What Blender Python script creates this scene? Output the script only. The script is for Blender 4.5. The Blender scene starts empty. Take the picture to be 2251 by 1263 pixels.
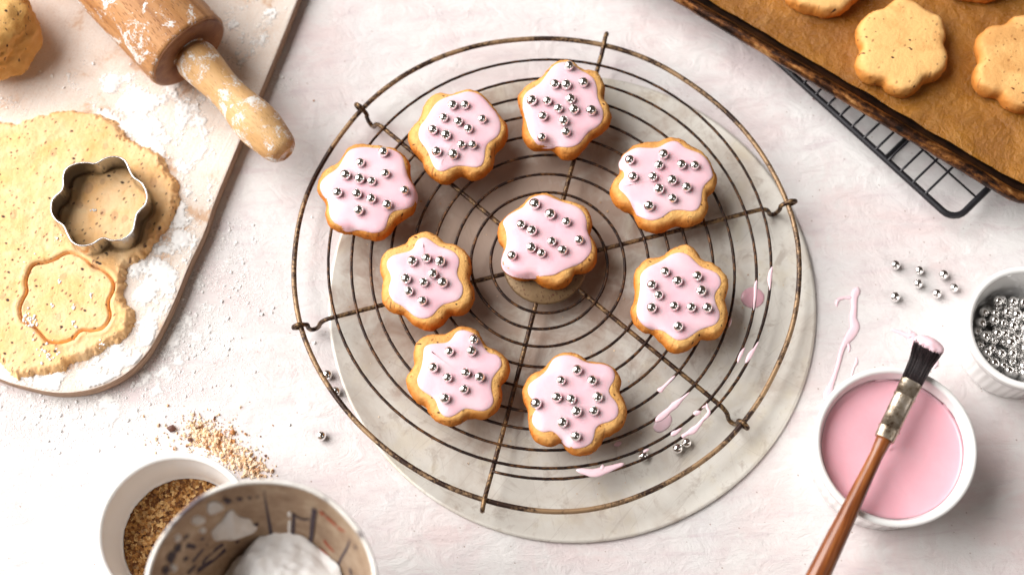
import bpy, bmesh, math, random
import numpy as np
from mathutils import Vector, noise as mn

random.seed(7)
rng = np.random.default_rng(11)
sc = bpy.context.scene
col = sc.collection
CM = 0.01

# ------------------------------------------------------------------ camera
W, H, F = 2251.0, 1263.0, 3700.0
TH = math.radians(17.5)
SN, CS = math.sin(TH), math.cos(TH)
D0 = 98.0
cam_d = bpy.data.cameras.new("camera")
cam = bpy.data.objects.new("camera", cam_d)
col.objects.link(cam)
cam.location = (0, -D0 * SN * CM, D0 * CS * CM)
cam.rotation_euler = (TH, 0, 0)
cam_d.sensor_width = 36.0
cam_d.lens = 36.0 * F / W
cam_d.clip_start = 0.01
cam_d.clip_end = 50
cam_d.dof.use_dof = True
cam_d.dof.focus_distance = 0.945
cam_d.dof.aperture_fstop = 3.7
sc.camera = cam

# ------------------------------------------------------------------ world and lamps
world = bpy.data.worlds.new("World")
sc.world = world
world.use_nodes = True
bg = world.node_tree.nodes["Background"]
bg.inputs[0].default_value = (0.95, 0.74, 0.60, 1)
bg.inputs[1].default_value = 0.08


def area_lamp(name, loc, target, sx, sy, watts, colour):
    l = bpy.data.lights.new(name, 'AREA')
    l.shape = 'RECTANGLE'
    l.size, l.size_y, l.energy, l.color = sx, sy, watts, colour
    o = bpy.data.objects.new(name, l)
    col.objects.link(o)
    o.location = loc
    o.rotation_euler = (Vector(target) - Vector(loc)).to_track_quat('-Z', 'Y').to_euler()
    return o


area_lamp("window_light", (-2.60, 0.80, 2.15), (0.0, 0.0, 0.0), 3.7, 3.7, 345.0, (1.0, 0.978, 0.955))
area_lamp("reflector_light", (0.85, -0.55, 0.95), (0, 0, 0), 0.40, 0.40, 1.3, (1.0, 0.97, 0.95))

sc.view_settings.view_transform = 'Standard'
sc.view_settings.look = 'None'
sc.view_settings.exposure = 0.09
sc.view_settings.gamma = 1.0
sc.cycles.use_denoising = True
sc.cycles.max_bounces = 8
sc.cycles.caustics_reflective = False
sc.cycles.caustics_refractive = False


# ------------------------------------------------------------------ geometry helpers (centimetres)
def P(px, py, z):
    """point of the place at height z that the photograph shows at a pixel"""
    dx, dy = (px - W / 2) / F, -(py - H / 2) / F
    d = (dx, dy * CS + SN, dy * SN - CS)
    t = (z - D0 * CS) / d[2]
    return np.array((d[0] * t, -D0 * SN + d[1] * t, z))


def ZP(region, pts):
    """pixel list read off an enlargement: region = (x0, y0, scale)"""
    x0, y0, s = region
    return [(x0 + a / s, y0 + b / s) for a, b in pts]


def n3(x, y, z=0.0):
    return mn.noise(Vector((x, y, z)))


def fbm(x, y, z=0.0, octv=4):
    a, f, s = 0.5, 1.0, 0.0
    for _ in range(octv):
        s += a * mn.noise(Vector((x * f, y * f, z * f + 3.1 * f)))
        a *= 0.5
        f *= 2.03
    return s


class MB:
    def __init__(self):
        self.v, self.f = [], []

    def add(self, vs, fs):
        o = len(self.v)
        self.v.extend([tuple(map(float, p)) for p in vs])
        self.f.extend([tuple(i + o for i in q) for q in fs])

    def loft(self, rings, cap0=True, cap1=True, closed=True):
        n = len(rings[0])
        vs = [p for r in rings for p in r]
        fs = []
        for k in range(len(rings) - 1):
            for i in range(n if closed else n - 1):
                j = (i + 1) % n
                fs.append((k * n + i, k * n + j, (k + 1) * n + j, (k + 1) * n + i))
        if cap0:
            fs.append(tuple(range(n - 1, -1, -1)))
        if cap1:
            fs.append(tuple((len(rings) - 1) * n + i for i in range(n)))
        self.add(vs, fs)

    def tube(self, pts, r, seg=8, closed=False, flat=None):
        pts = [np.array(p, float) for p in pts]
        n = len(pts)
        rings = []
        up = np.array((0, 0, 1.0))
        for i in range(n):
            a = pts[(i - 1) % n] if (closed or i > 0) else pts[i]
            b = pts[(i + 1) % n] if (closed or i < n - 1) else pts[i]
            t = b - a
            t = t / (np.linalg.norm(t) + 1e-9)
            s = np.cross(t, up)
            if np.linalg.norm(s) < 0.05:
                s = np.cross(t, np.array((1.0, 0.2, 0)))
            s /= np.linalg.norm(s)
            u = np.cross(s, t)
            rr = r[i] if hasattr(r, '__len__') else r
            k = flat if flat else 1.0
            rings.append([pts[i] + rr * (math.cos(q) * s + k * math.sin(q) * u)
                          for q in [2 * math.pi * j / seg for j in range(seg)]])
        if closed:
            rings.append(rings[0])
            self.loft(rings, False, False)
        else:
            self.loft(rings, True, True)

    def lathe(self, c, prof, seg=64, mod=None, cap0=False, cap1=False):
        rings = []
        for k, (r, z) in enumerate(prof):
            ring = []
            for i in range(seg):
                a = 2 * math.pi * i / seg
                rr = r + (mod(k, a) if mod else 0)
                ring.append((c[0] + rr * math.cos(a), c[1] + rr * math.sin(a), z))
            rings.append(ring)
        self.loft(rings, cap0, cap1)


def spline(pts, per=6, closed=True):
    """Catmull-Rom through points (any dimension)"""
    pts = [np.array(p, float) for p in pts]
    n = len(pts)
    out = []
    rngk = n if closed else n - 1
    for i in range(rngk):
        if closed:
            p0, p1, p2, p3 = pts[(i - 1) % n], pts[i], pts[(i + 1) % n], pts[(i + 2) % n]
        else:
            p0, p1, p2, p3 = pts[max(i - 1, 0)], pts[i], pts[i + 1], pts[min(i + 2, n - 1)]
        for k in range(per):
            t = k / per
            out.append(0.5 * ((2 * p1) + (-p0 + p2) * t + (2 * p0 - 5 * p1 + 4 * p2 - p3) * t * t
                              + (-p0 + 3 * p1 - 3 * p2 + p3) * t ** 3))
    if not closed:
        out.append(pts[-1])
    return np.array(out)


def resample(c, n):
    c = np.array(c)
    d = np.linalg.norm(np.roll(c, -1, 0) - c, axis=1)
    s = np.concatenate(([0], np.cumsum(d)))
    cc = np.vstack((c, c[:1]))
    t = np.linspace(0, s[-1], n, endpoint=False)
    return np.stack([np.interp(t, s, cc[:, k]) for k in range(c.shape[1])], 1)


def ccw(c):
    x, y = c[:, 0], c[:, 1]
    a = np.sum(x * np.roll(y, -1) - np.roll(x, -1) * y)
    return c if a > 0 else c[::-1].copy()


def smooth_loop(c, it=1):
    for _ in range(it):
        c = 0.25 * np.roll(c, 1, 0) + 0.5 * c + 0.25 * np.roll(c, -1, 0)
    return c


def inset(c, d):
    t = np.roll(c, -1, 0) - np.roll(c, 1, 0)
    t /= np.linalg.norm(t, axis=1)[:, None] + 1e-9
    nrm = np.stack((-t[:, 1], t[:, 0]), 1)      # inward for ccw
    nrm = smooth_loop(nrm, 2)
    return c + nrm * d


def sdist(q, poly):
    """signed distance (inside positive) of points q to a closed polygon"""
    q = np.asarray(q, float)
    best = np.full(len(q), 1e9)
    inside = np.zeros(len(q), bool)
    n = len(poly)
    for i in range(n):
        a, b = poly[i], poly[(i + 1) % n]
        e = b - a
        w = q - a
        t = np.clip((w @ e) / (e @ e + 1e-12), 0, 1)
        dd = w - t[:, None] * e
        best = np.minimum(best, (dd * dd).sum(1))
        cond = (a[1] > q[:, 1]) != (b[1] > q[:, 1])
        if abs(e[1]) > 1e-12:
            xi = a[0] + (q[:, 1] - a[1]) / e[1] * e[0]
            inside ^= cond & (q[:, 0] < xi)
    d = np.sqrt(best)
    return np.where(inside, d, -d)


def link(name, mb, mat, parent=None, base=(0, 0, 0), smooth=True, sharp=None):
    base = np.array(base, float)
    vs = (np.array(mb.v) - base) * CM
    me = bpy.data.meshes.new(name)
    me.from_pydata(vs.tolist(), [], mb.f)
    me.validate()
    me.update()
    if smooth:
        me.polygons.foreach_set("use_smooth", [True] * len(me.polygons))
    if mat:
        me.materials.append(mat)
    if sharp is not None:
        me.set_sharp_from_angle(angle=math.radians(sharp))
    o = bpy.data.objects.new(name, me)
    col.objects.link(o)
    if parent:
        o.parent = parent
    else:
        o.location = base * CM
    return o


def empty(name, base):
    o = bpy.data.objects.new(name, None)
    o.empty_display_size = 0.01
    col.objects.link(o)
    o.location = np.array(base, float) * CM
    return o


def tag(o, label=None, cat=None, group=None, kind=None):
    if label:
        o["label"] = label
    if cat:
        o["category"] = cat
    if group:
        o["group"] = group
    if kind:
        o["kind"] = kind
    return o


# ------------------------------------------------------------------ material helpers
class NT:
    def __init__(self, name):
        self.m = bpy.data.materials.new(name)
        self.m.use_nodes = True
        self.t = self.m.node_tree
        self.b = self.t.nodes["Principled BSDF"]
        g = self.t.nodes.new("ShaderNodeNewGeometry")
        mp = self.t.nodes.new("ShaderNodeVectorMath")
        mp.operation = 'SCALE'
        mp.inputs['Scale'].default_value = 100.0
        self.t.links.new(g.outputs['Position'], mp.inputs[0])
        self.pos = mp.outputs[0]
        self.geo = g

    def set(self, **k):
        for a, v in k.items():
            a = a.replace('_', ' ')
            self.b.inputs[a].default_value = v if not (isinstance(v, tuple) and len(v) == 3 and a in ('Base Color', 'Coat Tint')) else (*v, 1)
        return self

    def lk(self, a, b):
        self.t.links.new(a, b)

    def vec(self, scale=(1, 1, 1), rot=(0, 0, 0), loc=(0, 0, 0), src=None):
        m = self.t.nodes.new("ShaderNodeMapping")
        m.inputs['Scale'].default_value = scale
        m.inputs['Rotation'].default_value = rot
        m.inputs['Location'].default_value = loc
        if any(rot):
            # rotate first, then stretch
            m2 = self.t.nodes.new("ShaderNodeMapping")
            m2.inputs['Rotation'].default_value = rot
            self.lk(src or self.pos, m2.inputs[0])
            m.inputs['Rotation'].default_value = (0, 0, 0)
            self.lk(m2.outputs[0], m.inputs[0])
        else:
            self.lk(src or self.pos, m.inputs[0])
        return m.outputs[0]

    def noise(self, scale=1.0, detail=4, rough=0.55, vec=None, dist=0.0):
        n = self.t.nodes.new("ShaderNodeTexNoise")
        n.inputs['Scale'].default_value = scale
        n.inputs['Detail'].default_value = detail
        n.inputs['Roughness'].default_value = rough
        n.inputs['Distortion'].default_value = dist
        self.lk(vec or self.pos, n.inputs['Vector'])
        return n.outputs[0]

    def voronoi(self, scale=1.0, vec=None, rand=1.0, dim='3D'):
        n = self.t.nodes.new("ShaderNodeTexVoronoi")
        n.voronoi_dimensions = dim
        n.inputs['Scale'].default_value = scale
        n.inputs['Randomness'].default_value = rand
        self.lk(vec or self.pos, n.inputs['Vector'])
        return n.outputs['Distance'], n.outputs['Color']

    def ramp(self, fac, stops, interp='LINEAR'):
        r = self.t.nodes.new("ShaderNodeValToRGB")
        r.color_ramp.interpolation = interp
        el = r.color_ramp.elements
        while len(el) > 1:
            el.remove(el[-1])
        for i, (p, c) in enumerate(stops):
            e = el[0] if i == 0 else el.new(p)
            e.position = p
            e.color = (c, c, c, 1) if not hasattr(c, '__len__') else (*c, 1)
        self.lk(fac, r.inputs[0])
        return r.outputs[0]

    def math(self, op, a, b=None, clamp=False):
        n = self.t.nodes.new("ShaderNodeMath")
        n.operation = op
        n.use_clamp = clamp
        for i, v in enumerate((a, b)):
            if v is None:
                continue
            if isinstance(v, (int, float)):
                n.inputs[i].default_value = v
            else:
                self.lk(v, n.inputs[i])
        return n.outputs[0]

    def mix(self, fac, a, b, mode='MIX'):
        n = self.t.nodes.new("ShaderNodeMix")
        n.data_type = 'RGBA'
        n.blend_type = mode
        for s, v in ((n.inputs[0], fac), (n.inputs[6], a), (n.inputs[7], b)):
            if isinstance(v, (int, float)):
                s.default_value = v
            elif isinstance(v, tuple):
                s.default_value = (*v, 1)
            else:
                self.lk(v, s)
        return n.outputs[2]

    def sep(self, v, ch=0):
        n = self.t.nodes.new("ShaderNodeSeparateXYZ")
        self.lk(v, n.inputs[0])
        return n.outputs[ch]

    def specks(self, scale, size, keep, vec=None):
        tl = self.t.nodes.new("ShaderNodeMapping")
        tl.inputs['Rotation'].default_value = (0.45, 0.5, 0.0)
        self.lk(vec or self.pos, tl.inputs[0])
        d, c = self.voronoi(scale, tl.outputs[0], 1.0, '2D')
        r = self.sep(c, 0)
        lim = self.math('MULTIPLY', self.math('SUBTRACT', r, 1 - keep), size / keep)
        return self.math('MULTIPLY', self.math('SUBTRACT', lim, d), 14.0, True)

    def color(self, c):
        self.lk(c, self.b.inputs['Base Color'])
        return self

    def rough(self, c):
        self.lk(c, self.b.inputs['Roughness'])
        return self

    def bump(self, h, strength=0.4, dist=0.001):
        n = self.t.nodes.new("ShaderNodeBump")
        n.inputs['Strength'].default_value = strength
        n.inputs['Distance'].default_value = dist
        self.lk(h, n.inputs['Height'])
        self.lk(n.outputs[0], self.b.inputs['Normal'])
        return self


def R(d):
    return math.radians(d)


# table: white painted boards with pink and lilac brush strokes
m = NT("painted_table")
st = m.noise(1.0, 6, 0.62, m.vec((0.22, 1.1, 1), (0, 0, R(-4))), 0.5)
st2 = m.noise(0.11, 5, 0.6, m.vec((0.8, 1.2, 1), loc=(3, 9, 0)), 0.8)
st3 = m.noise(0.2, 6, 0.65, m.vec((1, 1, 1), loc=(13, 4, 0)), 0.7)
c = m.mix(m.ramp(st2, [(0.38, 0.0), (0.62, 1.0)]), (0.70, 0.668, 0.668), (0.71, 0.60, 0.592))
c = m.mix(m.ramp(st3, [(0.47, 0.0), (0.62, 0.85)]), c, (0.735, 0.715, 0.70))
c = m.mix(m.ramp(st, [(0.45, 0.0), (0.68, 0.45)]), c, (0.75, 0.735, 0.725))
c = m.mix(m.ramp(st, [(0.31, 0.55), (0.43, 0.0)]), c, (0.60, 0.505, 0.525))
grit = m.noise(7.0, 5, 0.7)
c = m.mix(m.ramp(m.noise(0.5, 8, 0.7, m.vec((0.5, 1.2, 1), loc=(21, 8, 0)), 1.2), [(0.54, 0.0), (0.66, 0.55)]), c, (0.64, 0.555, 0.56))
c = m.mix(m.specks(2.2, 0.13, 0.14), c, (0.42, 0.33, 0.30))
rl = m.noise(0.6, 9, 0.62, m.vec((0.8, 1.3, 1), (0, 0, R(8))), 0.9)
hh = m.math('ADD', m.math('MULTIPLY', rl, 1.0), m.math('MULTIPLY', m.ramp(grit, [(0.55, 0.0), (0.75, 1.0)]), 0.12))
m.color(c).set(Roughness=0.55, Specular_IOR_Level=0.35).bump(hh, 0.5, 0.0028)
M_TABLE = m.m

# board: pale wood under a film of flour
m = NT("floured_wood")
ang = R(-66)
gr = m.noise(1.0, 7, 0.6, m.vec((0.12, 3.2, 1), (0, 0, ang)), 0.25)
wood = m.ramp(gr, [(0.30, (0.42, 0.22, 0.12)), (0.5, (0.60, 0.37, 0.22)), (0.68, (0.70, 0.47, 0.31))])
film = m.noise(0.35, 7, 0.66, m.vec((1, 1, 1), loc=(4, 2, 0)), 0.4)
ff = m.ramp(film, [(0.36, 0.12), (0.44, 0.78), (0.58, 0.96)])
fine = m.noise(9.0, 3, 0.7)
ff2 = m.math('MULTIPLY', ff, m.ramp(fine, [(0.30, 0.55), (0.50, 1.0)]))
m.color(m.mix(ff2, wood, (0.84, 0.765, 0.70))).set(Roughness=0.75, Specular_IOR_Level=0.2)
m.bump(m.math('ADD', gr, m.math('MULTIPLY', fine, 0.7)), 0.35, 0.0012)
M_BOARD = m.m

m = NT("board_edge_wood")
gr = m.noise(1.0, 6, 0.6, m.vec((0.6, 0.6, 9.0)))
m.color(m.ramp(gr, [(0.3, (0.20, 0.10, 0.06)), (0.6, (0.50, 0.33, 0.22))])).set(Roughness=0.7).bump(gr, 0.3, 0.001)
M_BOARD_EDGE = m.m


def beech(name, dash_f, flour, seed, base=((0.30, 0.12, 0.04), (0.47, 0.22, 0.08), (0.58, 0.305, 0.135))):
    m = NT(name)
    tc = m.t.nodes.new("ShaderNodeTexCoord").outputs['Object']
    sc_ = m.t.nodes.new("ShaderNodeVectorMath")
    sc_.operation = 'SCALE'
    sc_.inputs['Scale'].default_value = 100
    m.lk(tc, sc_.inputs[0])
    ob = sc_.outputs[0]
    # lathe axis is local z
    g = m.noise(1.0, 5, 0.55, m.vec((1.3, 1.3, 0.10), src=ob), 0.4)
    cc = m.ramp(g, [(0.3, base[0]), (0.5, base[1]), (0.7, base[2])])
    fl, fc = m.voronoi(1.0, m.vec((10.5, 10.5, 1.9), src=ob))
    dash = m.math('MULTIPLY', m.math('SUBTRACT', 0.34, fl), 6.0, True)
    cc = m.mix(m.math('MULTIPLY', dash, dash_f), cc, (0.20, 0.07, 0.025))
    n1 = m.noise(0.75, 7, 0.68, m.vec((1, 1, 1), loc=(seed, seed * 2, 0), src=ob), 0.5)
    n2 = m.noise(11.0, 3, 0.75, src_vec(m, ob))
    lo, hi = flour
    fm = m.ramp(m.math('ADD', n1, m.math('MULTIPLY', m.math('SUBTRACT', n2, 0.5), 0.35)), [(lo, 0.0), (hi, 0.96)])
    cc = m.mix(fm, cc, (0.87, 0.84, 0.81))
    m.color(cc).set(Roughness=0.5, Specular_IOR_Level=0.35)
    m.bump(m.math('ADD', m.math('MULTIPLY', dash, -0.4), m.math('MULTIPLY', m.math('ADD', fm, n2), 0.5)), 0.5, 0.0009)
    return m.m


def src_vec(m, ob):
    return m.vec((1, 1, 1), src=ob)


M_PIN = beech("beech_barrel", 0.7, (0.545, 0.60), 1.7)
M_PIN_END = beech("beech_end_grain", 0.3, (0.68, 0.8), 4.1, ((0.20, 0.07, 0.03), (0.27, 0.11, 0.045), (0.34, 0.15, 0.06)))
M_HANDLE = beech("beech_handle", 0.28, (0.53, 0.61), 6.3, ((0.47, 0.23, 0.085), (0.62, 0.36, 0.15), (0.70, 0.44, 0.21)))


def dough(name, c0, c1, seed, glow=0.03):
    m = NT(name)
    v = m.vec((1, 1, 1), loc=(seed, seed, 0))
    n = m.noise(0.55, 5, 0.6, v, 0.4)
    cc = m.mix(m.ramp(n, [(0.35, 0.0), (0.65, 1.0)]), c0, c1)
    pale = m.specks(1.6, 0.42, 0.30, m.vec((1, 0.8, 1), (0, 0, 0.5)))
    cc = m.mix(m.math('MULTIPLY', pale, 0.35), cc, (0.42, 0.20, 0.12))
    s1 = m.specks(4.2, 0.27, 0.42, m.vec((1.0, 0.6, 1), (0, 0, 0.9)))
    s2 = m.specks(1.6, 0.15, 0.45, m.vec((1.0, 0.7, 1), (0, 0, 2.2)))
    cc = m.mix(m.math('MULTIPLY', s1, 0.75), cc, (0.16, 0.06, 0.035))
    cc = m.mix(s2, cc, (0.035, 0.014, 0.012))
    fn = m.noise(3.0, 6, 0.7, v)
    m.color(cc).set(Roughness=0.55, Specular_IOR_Level=0.3, Subsurface_Weight=glow, Subsurface_Radius=(1.0, 0.45, 0.15), Subsurface_Scale=0.003)
    m.bump(m.math('SUBTRACT', fn, m.math('MULTIPLY', m.math('MAXIMUM', s1, s2), 0.3)), 0.45, 0.002)
    return m.m


M_DOUGH = dough("raw_dough", (0.92, 0.515, 0.20), (0.94, 0.635, 0.345), 0.0)
M_DOUGH_BLOCK = dough("raw_dough_block", (0.66, 0.335, 0.085), (0.76, 0.44, 0.15), 9.0)


def biscuit(name, top, side, dark, seed, relief=0.65):
    m = NT(name)
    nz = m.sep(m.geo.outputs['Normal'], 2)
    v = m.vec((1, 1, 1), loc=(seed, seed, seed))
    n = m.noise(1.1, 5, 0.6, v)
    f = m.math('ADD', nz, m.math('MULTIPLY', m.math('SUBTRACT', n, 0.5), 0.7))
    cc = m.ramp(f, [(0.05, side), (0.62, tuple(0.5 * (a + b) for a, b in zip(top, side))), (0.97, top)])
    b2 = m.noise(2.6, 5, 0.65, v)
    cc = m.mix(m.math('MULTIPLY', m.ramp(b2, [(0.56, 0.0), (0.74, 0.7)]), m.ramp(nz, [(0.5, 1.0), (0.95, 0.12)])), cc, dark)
    s1 = m.specks(4.2, 0.30, 0.32, m.vec((1.0, 0.7, 1), (0, 0, 0.9)))
    s2 = m.specks(2.3, 0.17, 0.40, m.vec((1.0, 0.6, 1), (0, 0, 2.2)))
    cc = m.mix(m.math('MULTIPLY', s1, 0.55), cc, (0.18, 0.07, 0.03))
    cc = m.mix(s2, cc, (0.05, 0.02, 0.015))
    fn = m.noise(5.0, 6, 0.72, v)
    oi = m.t.nodes.new('ShaderNodeObjectInfo')
    b3 = m.math('ADD', m.noise(0.45, 4, 0.6, v, 0.5), m.math('MULTIPLY', m.math('SUBTRACT', oi.outputs['Random'], 0.5), 0.22))
    cc = m.mix(m.ramp(b3, [(0.48, 0.0), (0.66, 0.45)]), cc, tuple(0.45 * q + 0.55 * w for q, w in zip(dark, side)))
    m.color(cc).set(Roughness=0.75, Specular_IOR_Level=0.15, Subsurface_Weight=0.0)
    gr = m.noise(13.0, 3, 0.7, v)
    m.bump(m.math('ADD', m.math('ADD', m.math('MULTIPLY', fn, 0.7), m.math('MULTIPLY', gr, 0.35)), m.math('MULTIPLY', b2, 0.9)), relief, 0.0024)
    return m.m


M_BISCUIT = biscuit("baked_biscuit", (0.91, 0.52, 0.18), (0.67, 0.205, 0.022), (0.26, 0.055, 0.008), 0)
M_PLAIN = biscuit("plain_biscuit", (0.88, 0.52, 0.20), (0.64, 0.24, 0.045), (0.26, 0.07, 0.014), 5, 0.35)

m = NT("pink_icing")
n = m.noise(0.6, 2, 0.5)
m.color(m.mix(m.ramp(n, [(0.35, 0.0), (0.65, 1.0)]), (0.97, 0.55, 0.625), (0.97, 0.62, 0.675)))
m.set(Roughness=0.36, Specular_IOR_Level=0.65, Subsurface_Weight=0.35, Subsurface_Radius=(1.0, 0.5, 0.55), Subsurface_Scale=0.004)
m.bump(m.math('ADD', n, m.math('MULTIPLY', m.noise(2.2, 3, 0.5), 0.25)), 0.3, 0.0022)
M_ICING = m.m

m = NT("bowl_icing")
n = m.noise(0.8, 3, 0.5)
m.color(m.mix(n, (0.92, 0.46, 0.54), (0.93, 0.53, 0.60)))
m.set(Roughness=0.30, Subsurface_Weight=0.3, Subsurface_Radius=(1.0, 0.5, 0.55), Subsurface_Scale=0.004)
m.bump(n, 0.2, 0.003)
M_BOWL_ICING = m.m

m = NT("icing_drip")
m.set(Base_Color=(0.92, 0.65, 0.71), Roughness=0.22, Subsurface_Weight=0.2, Subsurface_Radius=(1, 0.6, 0.6), Subsurface_Scale=0.002)
M_DRIP = m.m

m = NT("silver_sugar")
n = m.noise(6.0, 3, 0.6)
m.set(Base_Color=(0.94, 0.925, 0.91), Metallic=1.0, Roughness=0.14)
m.bump(n, 0.10, 0.0006)
M_SILVER = m.m

m = NT("flour")
n = m.noise(8.0, 5, 0.75)
m.set(Base_Color=(0.94, 0.925, 0.91), Roughness=0.95, Specular_IOR_Level=0.05)
m.bump(n, 0.35, 0.0008)
M_FLOUR = m.m

m = NT("flour_dust")
n = m.noise(8.0, 5, 0.75)
at = m.t.nodes.new("ShaderNodeAttribute")
at.attribute_name = "thick"
fnz = m.noise(8.0, 6, 0.8)
al = m.math('MULTIPLY', m.math('ADD', m.math('MULTIPLY', at.outputs['Fac'], 1.35), m.math('MULTIPLY', m.math('SUBTRACT', fnz, 0.54), 2.2)), 1.3, True)
m.set(Base_Color=(0.95, 0.93, 0.91), Roughness=0.95, Specular_IOR_Level=0.05)
m.lk(al, m.b.inputs['Alpha'])
m.bump(n, 0.35, 0.0008)
M_DUST = m.m

# rack wire: tan worn plating with dark rust
def wire(name, tan, dark, lo, hi, metal=0.55, fr=1.5):
    m = NT(name)
    n = m.noise(fr, 7, 0.66)
    n2 = m.noise(6.0, 5, 0.7)
    f = m.ramp(m.math('ADD', n, m.math('MULTIPLY', m.math('SUBTRACT', n2, 0.5), 0.6)), [(lo, 1.0), (hi, 0.0)])
    cc = m.mix(f, tan, dark)
    cc = m.mix(m.ramp(n2, [(0.62, 0.0), (0.72, 0.8)]), cc, (0.22, 0.085, 0.025))
    m.color(cc).set(Metallic=metal, Roughness=0.45)
    m.bump(m.math('ADD', n, n2), 0.25, 0.0005)
    return m.m


M_WIRE = wire("rusty_thin_wire", (0.15, 0.065, 0.022), (0.016, 0.006, 0.004), 0.48, 0.68)
M_SPOKE = wire("rusty_spoke_wire", (0.26, 0.155, 0.07), (0.03, 0.012, 0.007), 0.44, 0.64)
M_RIM = wire("worn_rim_wire", (0.34, 0.215, 0.115), (0.032, 0.014, 0.009), 0.45, 0.58, 0.4, 0.42)

m = NT("rusty_hub_plate")
s1 = m.specks(7.0, 0.45, 0.6)
s2 = m.specks(2.2, 0.24, 0.35)
n = m.noise(2.0, 5, 0.7)
cc = m.mix(n, (0.14, 0.082, 0.036), (0.25, 0.16, 0.078))
cc = m.mix(m.math('MULTIPLY', s1, 0.8), cc, (0.12, 0.06, 0.03))
cc = m.mix(s2, cc, (0.10, 0.025, 0.015))
m.color(cc).set(Metallic=0.4, Roughness=0.5).bump(m.math('ADD', n, s1), 0.4, 0.0006)
M_HUB = m.m

# worn tin disc
m = NT("worn_tin_disc")
n = m.noise(0.22, 6, 0.62, None, 0.6)
n2 = m.noise(0.8, 6, 0.7, None, 0.5)
cc = m.ramp(n, [(0.30, (0.52, 0.445, 0.375)), (0.5, (0.68, 0.64, 0.58)), (0.7, (0.77, 0.745, 0.685))])
cc = m.mix(m.ramp(n2, [(0.54, 0.0), (0.66, 0.6)]), cc, (0.40, 0.33, 0.275))
cc = m.mix(m.ramp(m.noise(0.45, 4, 0.6, m.vec((1, 1, 1), loc=(7, 3, 1))), [(0.52, 0.0), (0.66, 0.35)]), cc, (0.66, 0.58, 0.42))
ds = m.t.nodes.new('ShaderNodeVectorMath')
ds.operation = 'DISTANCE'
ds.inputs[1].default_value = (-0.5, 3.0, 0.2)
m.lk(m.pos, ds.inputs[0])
shade_stn = m.math('SUBTRACT', m.math('ADD', m.noise(0.5, 6, 0.65, m.vec((1, 1, 1), loc=(2, 2, 2)), 0.6), 0.30), m.math('MULTIPLY', ds.outputs['Value'], 0.040))
cc = m.mix(m.ramp(shade_stn, [(0.34, 0.0), (0.58, 0.85)]), cc, (0.40, 0.275, 0.21))  # brown stain mid-disc, with shade and bounce from the cookies painted into it
scr = None
for k, (a, off) in enumerate(((0.5, 1), (-0.9, 5), (1.35, 9), (2.4, 3))):
    w = m.noise(1.0, 2, 0.4, m.vec((0.09, 5.5, 1), (0, 0, a), (off, off, 0)), 0.2)
    l = m.ramp(w, [(0.675, 0.0), (0.70, 1.0), (0.725, 0.0)])
    scr = l if scr is None else m.math('MAXIMUM', scr, l)
cc = m.mix(m.math('MULTIPLY', scr, 0.2), cc, (0.22, 0.15, 0.11))
m.color(cc).set(Metallic=0.3, Specular_IOR_Level=0.5)
m.rough(m.ramp(n2, [(0.3, 0.42), (0.7, 0.58)]))
m.bump(m.math('ADD', n2, m.math('MULTIPLY', scr, -0.5)), 0.12, 0.001)
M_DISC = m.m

m = NT("white_glaze")
m.set(Base_Color=(0.90, 0.89, 0.875), Roughness=0.18, Coat_Weight=0.4, Coat_Roughness=0.08, Specular_IOR_Level=0.5)
M_GLAZE = m.m

m = NT("cutter_steel")
n = m.noise(0.8, 4, 0.6, m.vec((1, 1, 6)))
m.set(Base_Color=(0.66, 0.65, 0.64), Metallic=1.0, Roughness=0.2).bump(n, 0.15, 0.001)
M_STEEL = m.m

m = NT("baked_tray_metal")
n = m.noise(0.9, 8, 0.72, m.vec((0.35, 1.6, 1), (0, 0, R(31))), 0.4)
n2 = m.noise(2.2, 6, 0.75)
f = m.math('ADD', m.math('MULTIPLY', n, 0.7), m.math('MULTIPLY', n2, 0.3))
cc = m.ramp(f, [(0.42, (0.008, 0.004, 0.003)), (0.49, (0.055, 0.018, 0.006)), (0.56, (0.26, 0.095, 0.022)), (0.66, (0.66, 0.36, 0.13))])
m.color(cc).set(Metallic=0.7, Coat_Weight=0.35, Coat_Roughness=0.15)
m.rough(m.ramp(n2, [(0.3, 0.28), (0.7, 0.5)]))
m.bump(f, 0.45, 0.0015)
M_TRAY = m.m

m = NT("tray_inside_metal")
n = m.noise(1.2, 6, 0.7)
m.color(m.ramp(n, [(0.35, (0.006, 0.004, 0.003)), (0.7, (0.045, 0.018, 0.009))])).set(Metallic=0.4, Roughness=0.42).bump(n, 0.3, 0.001)
M_TRAY_IN = m.m

m = NT("baking_paper")
n = m.noise(0.35, 5, 0.6, None, 0.4)
n2 = m.noise(1.3, 7, 0.7, m.vec((1, 0.7, 1), (0, 0, 0.6)))
cc = m.mix(m.ramp(n, [(0.35, 0.0), (0.65, 1.0)]), (0.26, 0.095, 0.008), (0.40, 0.165, 0.020))
cc = m.mix(m.ramp(n2, [(0.52, 0.0), (0.72, 0.4)]), cc, (0.46, 0.24, 0.07))
m.color(cc).set(Roughness=0.30, Specular_IOR_Level=0.42).bump(m.math('ADD', n, n2), 0.9, 0.0035)
M_PAPER = m.m

m = NT("black_wire")
m.set(Base_Color=(0.018, 0.017, 0.021), Roughness=0.36, Metallic=0.2, Specular_IOR_Level=0.6)
m.bump(m.noise(12, 3, 0.6), 0.2, 0.0005)
M_BLACK = m.m

m = NT("bristle")
n = m.noise(1.0, 4, 0.7, m.vec((14, 14, 1)))
m.color(m.ramp(n, [(0.4, (0.008, 0.006, 0.008)), (0.75, (0.06, 0.035, 0.035))])).set(Roughness=0.45)
M_BRISTLE = m.m

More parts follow.
